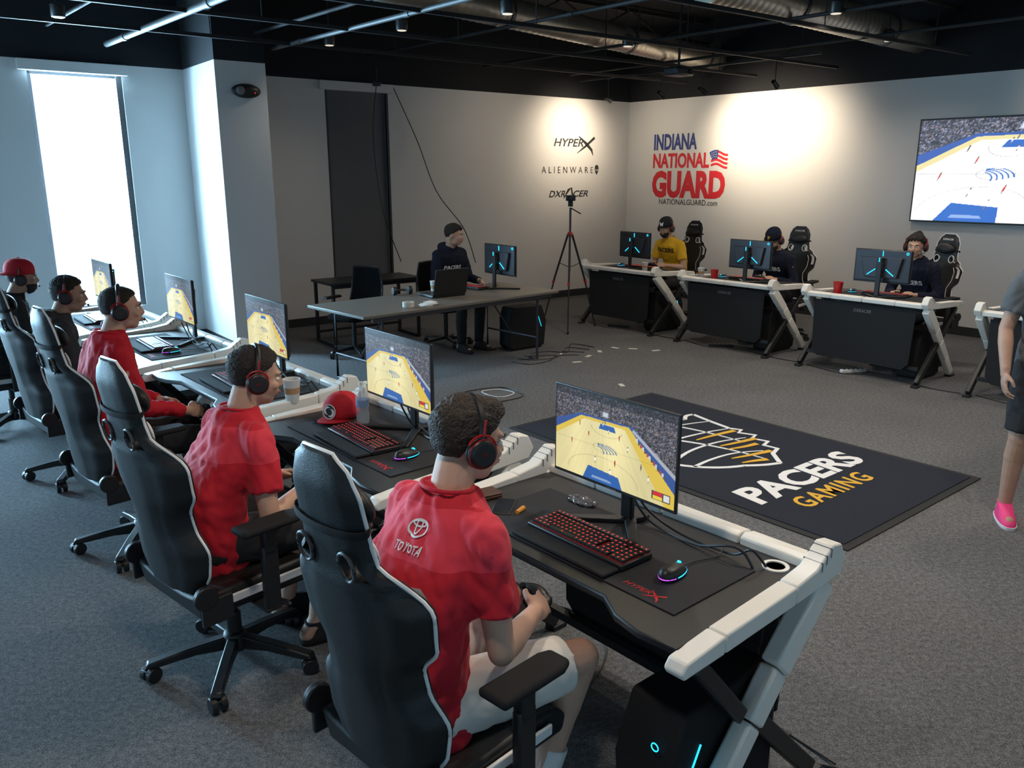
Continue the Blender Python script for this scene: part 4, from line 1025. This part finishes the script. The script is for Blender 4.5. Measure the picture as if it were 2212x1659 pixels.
obj('back_print', decal(textmesh('BLAZERS', w=.24, h=.05, off=.02, ext=.0008), T(0, -.2, .90) @ RX(90), shm, (0, 1, 0), .005), TXW, t5, sm=False)

# desk objects
t = thing('baseball_cap', 'red snapback cap with curved black and white emblem', 'cap', F(-.86, 3.98, 158, .775)); cap_geo(t, Matrix(), REDC)
def emb(dx): return T(0, .112+dx, .045) @ RZ(180) @ RX(82)
me = ring(0, 0, .036, .036, .036, .001, n=30).mesh('l'); me.transform(emb(-.004)); obj('emblem_disc', me, TXK, t, sm=False)
me = merge(ring(0, 0, .037, .037, .004, .002), strip(arc(-.006, .004, .018, 60, 260), [.004]*3+[.010]*11+[.004]*3, .003), strip(arc(.006, -.004, .018, 240, 440), [.004]*3+[.010]*11+[.004]*3, .003)).mesh('l'); me.transform(emb(-.003)); obj('front_emblem', me, TXW, t, sm=False)
t = thing('water_bottle', 'clear plastic water bottle with blue and white label', 'bottle', T(-.735, 3.875, .766))
g = G(); g.lathe([(.028, 0), (.032, .01), (.032, .05), (.029, .06), (.032, .07), (.032, .13), (.027, .155), (.013, .18), (.012, .195)], 20); obj('bottle_body', g, GLAS, t)
g = G(); g.lathe([(.0325, .085), (.0325, .12)], 20); obj('wrapper', g, mat('label_blue', (.2, .3, .5), .5), t); g = G(); g.lathe([(.014, .19), (.014, .207)], 16); obj('bottle_cap', g, PAPER, t)
def cup(x, y, z, m, label, band=None, s=1.):
    t = thing('paper_cup' if m is PAPER else 'plastic_cup', label, 'cup', T(x, y, z) @ Matrix.Scale(s, 4)); g = G()
    g.lathe([(.028, 0), (.030, .004), (.040, .108), (.043, .112), (.041, .114), (.038, .112), (.028, .008)], 24); obj('cup_body', g, m, t)
    if band: g = G(); g.lathe([(.0345, .045), (.0372, .075)], 24); obj('printed_band', g, band, t)
cup(-1.18, 4.25, .765, PAPER, 'white paper cup with tan printed band on desk', mat('cup_tan', (.45, .25, .12), .6), 1.15)
def phone(M, label):
    t = thing('smartphone', label, 'phone', M); g = G(); g.box((0, 0, .004), (.072, .145, .008)); obj('case', g, BLK, t, bevel=.003); g = G(); g.box((0, 0, .0083), (.064, .13, .0006)); obj('screen', g, mat('phone_glass', (.02, .025, .035), .08), t)
phone(F(-.03, 2.82, -10, .7605), 'black smartphone lying on the desk')
t = thing('wallet', 'brown folded leather wallet on the desk', 'wallet', F(-.10, 2.93, 30, .7605)); g = G(); g.box((0, 0, .006), (.10, .085, .012)); g.box((.003, 0, .016), (.095, .083, .008)); obj('leather', g, mat('leather_brown', (.08, .03, .018), .5), t, bevel=.004)
t = thing('earplug', 'short orange foam earplug lying on desk', 'earplug', F(.03, 2.77, 60, .771)); g = G(); g.cyl((-.024, 0, 0), (.024, 0, 0), .008, .010, n=12); obj('foam', g, mat('orange', (.75, .30, .03), .6), t)
t = thing('plastic_bag', 'crumpled clear plastic bag on the rear of desk', 'plastic bag', F(.26, 2.86, -49, .7605)); g = G(); g.ell((0, 0, .010), (.07, .035, .012)); obj('film', remesh(g, .006, 1, .007, 40), mat('clear_film', (.12, .125, .14), .15), t, fix=False, ang=20)
phone(F(-.93, 3.93, -20, .7605), 'black smartphone lying beside the keyboard')
for k in range(5):
    s = step*k; t = thing('power_cable', 'loose black cables trailing from monitor over desk edge', 'cable', Matrix(), 'monitor cables')
    b = V((.40, 2.68, 0))+s
    cord([b+V((.03, .03, .95)), b+V((.06, .02, .83)), b+V((.16, -.10, .775)), b+V((.30, -.27, .775)), b+V((.36, -.34, .81)), b+V((.45, -.32, .6)), b+V((.47, -.30, .1)), b+V((.55, -.1, .01)), b+V((.7, -.3, .01))], .0045, BLK, t)
    cord([b+V((.0, .04, .9)), b+V((.08, -.02, .78)), b+V((.2, -.2, .775)), b+V((.33, -.33, .80)), b+V((.40, -.33, .5)), b+V((.3, -.2, .01))], .0045, BLK, t)

# ------------------------------------------------------------ far row
FRT = 130.
farL = [(.95, 11.05), (2.0, 9.78), (3.03, 8.48), (4.13, 7.22)]
bx, by = cos(radians(-50)), sin(radians(-50)); ax, ay_ = cos(radians(40)), sin(radians(40))
fc = []
for k, (x, y) in enumerate(farL):
    cxx = x+.64*bx+.37*ax; cyy = y+.64*by+.37*ay_; fc.append((cxx, cyy))
    dup(D0, F(cxx, cyy, FRT), 'black gaming desk with white rails seen from its back panel')
    def L(lx, ly): q = F(cxx, cyy, FRT) @ V((lx, ly, 0)); return q.x, q.y
    if k < 3:
        q = L((-.02, -.12, -.02)[k], .08); dup(mon0, F(q[0], q[1], FRT+(-4, 0, 4)[k], .765), 'black gaming monitor seen from behind with cyan lights')
        q = L(.0, -.10); dup(kb0, F(q[0], q[1], FRT, .765)); q = L(0, -.05); dup(pad0, F(q[0], q[1], FRT, .7605)); q = L(.34, -.06); dup(ms0, F(q[0], q[1], FRT, .7648))
        q = L(-.03, -.80); dup(chair0, F(q[0]+.02, q[1], FRT+(6, 10, -12)[k]))
    q = L(-.42, -.05); dup(pc0, F(q[0], q[1], FRT))
def farM(k, ly=-.78, lx=0): q = F(fc[k][0], fc[k][1], FRT) @ V((lx, ly, 0)); return F(q.x, q.y, FRT)
FN = .128
MA = farM(0, -.74); J = seatJ(hx=.0, hy=.20, hz=1.26, hands=((-.06, .42, .80), (.06, .42, .80)), ez=.80, nk=FN)
ta, HM, shm, _ = player(0, 'person in yellow jersey and black cap, beard, seated', J, dict(near=False, shirt=YEL, yaw=8, pitch=12, hairp=dict(thick=.003, amp=.002), beard=True, sleeve='short', seed=6), M=MA, hl='black headset worn over a black cap')
cp = thing('baseball_cap', 'black cap with white emblem worn under headset', 'cap', MA @ HM @ T(0, -.014, .035)); cap_geo(cp, Matrix(), BLKC)
g = G(); g.prism([(-.03, .03), (0, .008), (.03, .03), (.018, -.03), (0, -.018), (-.018, -.03)], 0, .003); me = g.mesh('l'); me.transform(emb(-.002)); obj('front_emblem', me, TXW, cp, sm=False)
obj('chest_print', decal(textmesh('PACERS', w=.27, h=.06, off=.03, ext=.0008), T(0, .5, .97) @ RZ(180) @ RX(90), shm, (0, -1, 0), .005), TXK, ta, sm=False)
MB = farM(1, -.72); J = seatJ(hx=-.02, hy=.20, hz=1.20, hands=((-.06, .38, .78), (.06, .38, .78)), ez=.78, nk=FN)
tb, HM, shm, _ = player(1, 'person in navy shirt and navy cap looking down, seated', J, dict(near=False, shirt=NAVY, sleeve='long', yaw=5, pitch=25, hairp=dict(thick=.003, amp=.002), beard=True, seed=7), M=MB, hl='black headset worn over a navy cap')
cp = thing('baseball_cap', 'navy cap with yellow letter emblem', 'cap', MB @ HM @ T(0, -.014, .035)); cap_geo(cp, Matrix(), NAVY)
me = textmesh('P', h=.045, off=.03, ext=.003, M=emb(-.002)); obj('front_emblem', me, TXY, cp, sm=False)
obj('chest_print', decal(textmesh('PACERS', w=.22, h=.05, off=.03, ext=.0008), T(0, .5, .86) @ RZ(180) @ RX(90), shm, (0, -1, 0), .005), TXW, tb, sm=False)
MC = farM(2, -.72, -.02); J = seatJ(hx=-.03, hy=.20, hz=1.24, hands=((-.06, .38, .76), (.06, .38, .76)), ez=.77, nk=FN)
tcx, HM, shm, _ = player(2, 'person with tied-up dark hair in navy sweatshirt, seated', J, dict(near=False, shirt=NAVY, sleeve='long', yaw=12, pitch=4, bun=True, hairp=dict(thick=.022, amp=.018, low=-.85, seed=3, front=.42, fringe=.35), seed=8), M=MC, hl='black headset over tied-up dark hair')
obj('chest_print', decal(textmesh('PACERS', w=.22, h=.05, off=.03, ext=.0008), T(0, .5, .86) @ RZ(180) @ RX(90), shm, (0, -1, 0), .005), TXW, tcx, sm=False)
def onfar(k, lx, ly): q = F(fc[k][0], fc[k][1], FRT) @ V((lx, ly, 0)); return q.x, q.y
q = onfar(1, .22, .27); cup(q[0], q[1], .765, CUPR, 'red plastic party cup on gaming desk', None, 1.1)
q = onfar(2, .33, .26); cup(q[0], q[1], .765, CUPR, 'red plastic party cup beside the monitor', None, 1.2)
q = onfar(1, .50, .15); cup(q[0], q[1], .765, PAPER, 'white paper cup with tan band near the rail', MATS['cup_tan'])
q = onfar(0, -.3, .2); cup(q[0], q[1], .765, PAPER, 'white paper cup with tan band beside the monitor', MATS['cup_tan'])
q = onfar(3, .25, .15); t = thing('mouse', 'black computer mouse on the desk', 'mouse', T(q[0], q[1], .762)); g = G(); g.loft([((0, 0, .001), .031, .06), ((0, 0, .02), .031, .056), ((0, -.01, .036), .015, .03)], 20); obj('shell', g, BLK, t)

# ------------------------------------------------------------ official's table
TR = 43.7; TM = F(-1.3, 7.1, TR)
def tl(x, y, z=0): return TM @ V((x, y, z))
t = thing('folding_table', 'long brown-topped folding table with grey metal legs', 'table', TM)
g = G(); g.box((1.25, .48, .73), (2.5, .96, .03)); obj('table_top', g, TABT, t, bevel=.006)
g = G(); g.box((1.25, .02, .70), (2.3, .02, .04)); g.box((1.25, .94, .70), (2.3, .02, .04)); obj('apron', g, GREY, t, split=True)
for x in (.25, 2.25):
    g = G(); g.tube([(x, .08, .715), (x, .08, .014), (x, .20, .014)], .013, 8); g.tube([(x, .88, .715), (x, .88, .014), (x, .76, .014)], .013, 8); g.tube([(x, .08, .25), (x, .88, .25)], .011, 8); g.cyl((x, .48, .68), (x+(.35 if x < 1 else -.35), .48, .68), .008); g.tube([(x, .48, .25), (x+(.35 if x < 1 else -.35), .48, .70)], .009, 8); obj('leg_frame', g, GREY, t)
q = tl(2.15, .55); dup(mon0, F(q.x, q.y, 128, .747), 'black gaming monitor seen from behind on folding table')
q = tl(1.95, .80); dup(kb0, F(q.x, q.y, 133, .747))
q = tl(1.33, .45); t = thing('laptop', 'thick black gaming laptop open on the table', 'laptop', F(q.x, q.y, 218, .747))
g = G(); g.box((0, -.13, .014), (.40, .29, .026)); obj('base', g, BLK, t, bevel=.006)
g = G(T(0, .02, .026) @ RX(-12)); g.box((0, .006, .135), (.40, .012, .27)); obj('lid', g, BLK, t, bevel=.006); g = G(T(0, .02, .026) @ RX(-12)); g.box((0, -.0008, .135), (.37, .001, .23)); obj('screen', g, mat('laptop_screen', (.03, .03, .04), .3, emit=(.3, .4, .6), es=.3), t)
q = tl(.62, .18, .747); t = thing('tape_roll', 'roll of beige masking tape lying on table', 'tape', T(q.x, q.y, q.z)); g = G()
g.lathe([(.038, 0), (.055, 0), (.055, .048), (.038, .048), (.038, 0)], 28); obj('tape', g, TAPE, t)
q = tl(.78, .12, .747); t = thing('paper_sheet', 'small crumpled white papers on the table', 'paper', F(q.x, q.y, 20, q.z)); g = G()
for i in range(4): g.box((.03*i, .015*(i % 2), .006+.006*i), (.12, .09, .003), 0, RZ(i*13) @ RX(4))
obj('sheets', g, PAPER, t)
q = tl(1.3, .82, .747); t = thing('headset', 'black headphones lying on the folding table', 'headset', F(q.x-.22, q.y-.1, 30, q.z))
g = G(); g.tube([(.09*cos(a), .09*sin(a)*1.1, .035) for a in [radians(x) for x in range(0, 181, 12)]], .010, 8); obj('headband', g, BLK, t)
for s in (-1, 1): g = G(); g.cyl((s*.065, -.01, .042), (s*.105, -.01, .042), .042, n=20); obj('ear_cup', g, BLK, t, bevel=.006)
q = tl(1.35, .75, .747); cup(q.x+.03, q.y, q.z, PAPER, 'white paper cup with tan band on folding table', MATS['cup_tan'], 1.15)
dup(pc0, F(.12, 9.35, 128))
och = build_office_chair(F(-.78, 9.55, -137), 'black mesh-back swivel office chair behind the table')
dup(och, F(-1.75, 8.95, 150), 'empty black mesh-back swivel office chair')
MAD = F(-.75, 9.52, -137)
J = seatJ(hx=.0, hy=.14, hz=1.29, hands=((-.16, .50, .77), (.16, .50, .77)), ez=.80, ky=.42, ay=.40, nk=FN)
td, HM, shm = person('person in navy hooded sweatshirt seated behind folding table', MAD, J, dict(near=False, shirt=NAVY, hood=True, sleeve='long', yaw=38, pitch=6, hairp=dict(thick=.018, amp=.012, seed=4, tuft=.012, front=.45, fringe=.3), seed=9, w=1.1))
obj('chest_print', decal(textmesh('PACERS', w=.22, h=.045, off=.03, ext=.0008), T(.03, .5, .93) @ RZ(180) @ RX(90), shm, (0, -1, 0), .005), TXW, td, sm=False)
t = thing('side_table', 'black metal-framed side table against the wall', 'table', F(-1.75, 9.9, 37)); g = G(); g.box((0, 0, .735), (1.2, .55, .03)); obj('table_top', g, BLK, t, bevel=.004)
for sx in (-1, 1):
    g = G(); g.box((sx*.56, -.24, .36), (.035, .035, .72)); g.box((sx*.56, .24, .36), (.035, .035, .72)); g.box((sx*.56, 0, .018), (.035, .5, .035)); obj('leg_frame', g, BLK, t, bevel=.003)
g = G(); g.box((0, .24, .12), (1.1, .03, .03)); g.box((0, -.24, .70), (1.1, .02, .04)); obj('crossbar', g, BLK, t, split=True)

t = thing('tripod', 'black and red camera tripod standing on the carpet', 'tripod', T(.74, 10.6, 0))
g = G(); g.cyl((0, 0, .75), (0, 0, 1.55), .014, n=12); obj('centre_column', g, GREY, t)
g = G(); g.lathe([(.022, 1.19), (.032, 1.20), (.032, 1.235), (.022, 1.25)], 16); obj('collar', g, REDP, t)
for k in range(3):
    a = radians(-95+120*k); g = G(); d = V((cos(a), sin(a), 0)); g.cyl(d*.03+V((0, 0, 1.22)), d*.24+V((0, 0, .6)), .014, .013, n=10); g.cyl(d*.23+V((0, 0, .62)), d*.40+V((0, 0, .02)), .010, .009, n=10); g.ell(tuple(d*.40+V((0, 0, .018))), .018); l_ = obj('leg', g, BLK, t)
    g = G(); g.cyl(d*.228+V((0, 0, .63)), d*.245+V((0, 0, .585)), .016, n=10); obj('leg_lock', g, REDP, l_)
    g = G(); g.cyl(V((0, 0, .8)), d*.16+V((0, 0, .85)), .005, n=6); obj('brace', g, GREY, l_)
g = G(); g.box((0, 0, 1.60), (.06, .07, .07)); g.cyl((0, 0, 1.55), (.12, -.16, 1.48), .007); g.box((0, 0, 1.67), (.12, .07, .07)); g.cyl((0, -.03, 1.67), (0, -.09, 1.67), .028); obj('camera_head', g, BLK, t, bevel=.006)

random.seed(3)
def floorcable(pts, label='black power cable lying on the carpet', m=None, r=.0045):
    t = thing('power_cable', label, 'cable', Matrix(), 'floor cables'); cord([(x, y, r+.001) for x, y in pts], r, m or BLK, t)
for i in range(4):
    a = V((.0+.07*i, 8.6+.14*i, 0)); floorcable([(a.x, a.y), (a.x+.2, a.y-.12+.08*i), (a.x+.42, a.y+.08), (a.x+.5, a.y+.3+.08*i), (a.x+.75, a.y+.35)])
floorcable([(-.25, 7.25), (-.1, 7.15), (.02, 7.3), (-.12, 7.42), (-.28, 7.35), (-.2, 7.2)], 'white cable coiled on the carpet', PAPER)
floorcable([(-.2, 7.0), (-.45, 7.3), (-.1, 7.5), (.1, 7.2), (-.1, 7.0)])
for k in range(4):
    x, y = farL[k]; floorcable([(x+.1, y), (x+.3, y-.4), (x+.6, y-.5), (x+.9, y-1.0), (x+1.1, y-1.2)])
    t = thing('power_strip', 'white power strip on the carpet beneath desk', 'power strip', F(x+.45, y-.35, -30+20*k)); g = G(); g.box((0, 0, .018), (.28, .05, .034)); obj('housing', g, PAPER if k > 1 else BLK, t, bevel=.006)
    g = G(); 
    for j in range(5): g.box((-.1+.05*j, 0, .0355), (.022, .026, .002))
    obj('socket', g, BLKM, t, split=True)
for i, (x, y) in enumerate(((.7, 8.6), (.85, 8.9), (1.0, 9.15), (1.2, 9.35), (1.4, 9.3), (1.65, 9.2), (.55, 9.0), (1.05, 7.6))):
    t = thing('tape_piece', 'torn piece of cream tape stuck on carpet', 'tape', F(x, y, 20+37*i)); g = G(); g.box((0, 0, .002), (.10, .045, .003)); obj('strip', g, TAPE, t)
for k in range(3):
    floorcable([(1.0-.9*k, 2.4+1.08*k), (1.2-.9*k, 2.3+1.08*k), (1.3-.9*k, 2.0+1.08*k), (1.15-.9*k, 1.7+1.08*k), (1.0-.9*k, 1.9+1.08*k)])

# ------------------------------------------------------------ standing person
J = dict(pel=(0, 0, .96), neck=(0, .02, 1.49), head=(0, .05, 1.63), upper=(0, 0, 1.32), mid=(0, 0, 1.14), shL=(-.19, .01, 1.40), shR=(.19, .01, 1.40), elL=(-.25, -.02, 1.12), elR=(.25, -.02, 1.12), wrL=(-.25, .08, .90), wrR=(.25, .08, .90),
         hdL=(0, .2, -1), hdR=(0, .2, -1), hnL=(1, 0, 0), hnR=(-1, 0, 0), hipL=(-.09, 0, .92), hipR=(.09, 0, .92), knL=(-.11, .02, .50), knR=(.11, .02, .50), anL=(-.12, -.02, .10), anR=(.12, -.02, .10), toeL=(-.13, .13, .035), toeR=(.13, .13, .035), curl=25)
person('person standing in grey shirt, dark shorts and pink sneakers', F(2.99, 4.42, 165), J, dict(shirt=GRYS, legs='shorts', pants=BLKC, slen=.9, shoe=PINK, sole=TXW, skin=SKIN2, seed=5))

# ------------------------------------------------------------ lights
def area(name, M, sx, sy, p, col):
    l = bpy.data.lights.new(name, 'AREA'); l.shape = 'RECTANGLE'; l.size = sx; l.size_y = sy; l.energy = p; l.color = col
    o = bpy.data.objects.new(name, l); COL.objects.link(o); o.matrix_basis = M; return o
for i, (a, b) in enumerate(wins):
    if i == 3: continue
    area('window_daylight', FL @ T((a+b)/2, .32, (z0+z1)/2) @ RX(-90), b-a, z1-z0, (900, 900, 480)[i], (.42, .74, 1.0))
def spot(p, q, e, ang, blend, col=(1, .82, .60), r=.05):
    l = bpy.data.lights.new('spot', 'SPOT'); l.energy = e; l.spot_size = radians(ang); l.spot_blend = blend; l.color = col; l.shadow_soft_size = r
    o = bpy.data.objects.new('spot_lamp', l); COL.objects.link(o); d = V(q)-V(p); o.matrix_basis = T(*p) @ d.to_track_quat('-Z', 'Y').to_matrix().to_4x4()
spot(FRp(.9, -1.5, 2.95), FRp(.9, 0, 2.3), 45, 125, 1., r=.12)
spot(FRp(2.2, -1.0, 2.85), FRp(2.5, 0, 2.5), 135, 120, 1., r=.12)
spot(FRp(3.2, -1.0, 2.85), FRp(3.1, 0, 2.4), 85, 120, 1., r=.12)
spot(FRp(6.8, -1.5, 2.95), FRp(7.4, 0, 2.6), 85, 120, 1., r=.12)
spot(FLp(-1.3, -.9, 2.85), FLp(-1.35, 0, 2.5), 95, 115, 1., r=.12)
spot(FLp(-2.6, -1.8, 2.95), FLp(-2.6, 0, 2.0), 28, 125, 1., r=.12)
for p, e in (((-.04, 7.65), 58), ((1.25, 9.49), 58), ((3.0, 8.2), 85), ((4.2, 9.8), 55), ((2.6, 6.2), 100), ((4.6, 7.4), 70), ((.9, 3.6), 120), ((2.4, 3.2), 130), ((-1.96, 9.42), 28), ((.6, 5.6), 85), ((3.6, 5.2), 90), ((-.6, 1.6), 95)):  # spots nearest the camera are added fill, with no can light there
    spot((p[0], p[1], 3.28), (p[0], p[1], 0), e, 150, 1., (1, .88, .75), .10)
w = bpy.data.worlds.new('w'); SC.world = w; w.use_nodes = True; w.node_tree.nodes['Background'].inputs[0].default_value = (.7, .85, 1, 1); w.node_tree.nodes['Background'].inputs[1].default_value = 1.5

# ------------------------------------------------------------ camera
c = bpy.data.cameras.new('camera'); c.sensor_width = 36; c.lens = 28.81; c.clip_end = 100
o = bpy.data.objects.new('camera', c); COL.objects.link(o); o.location = (0, 0, 1.95); o.rotation_euler = (radians(75.7), 0, 0); SC.camera = o
SC.view_settings.view_transform = 'Standard'
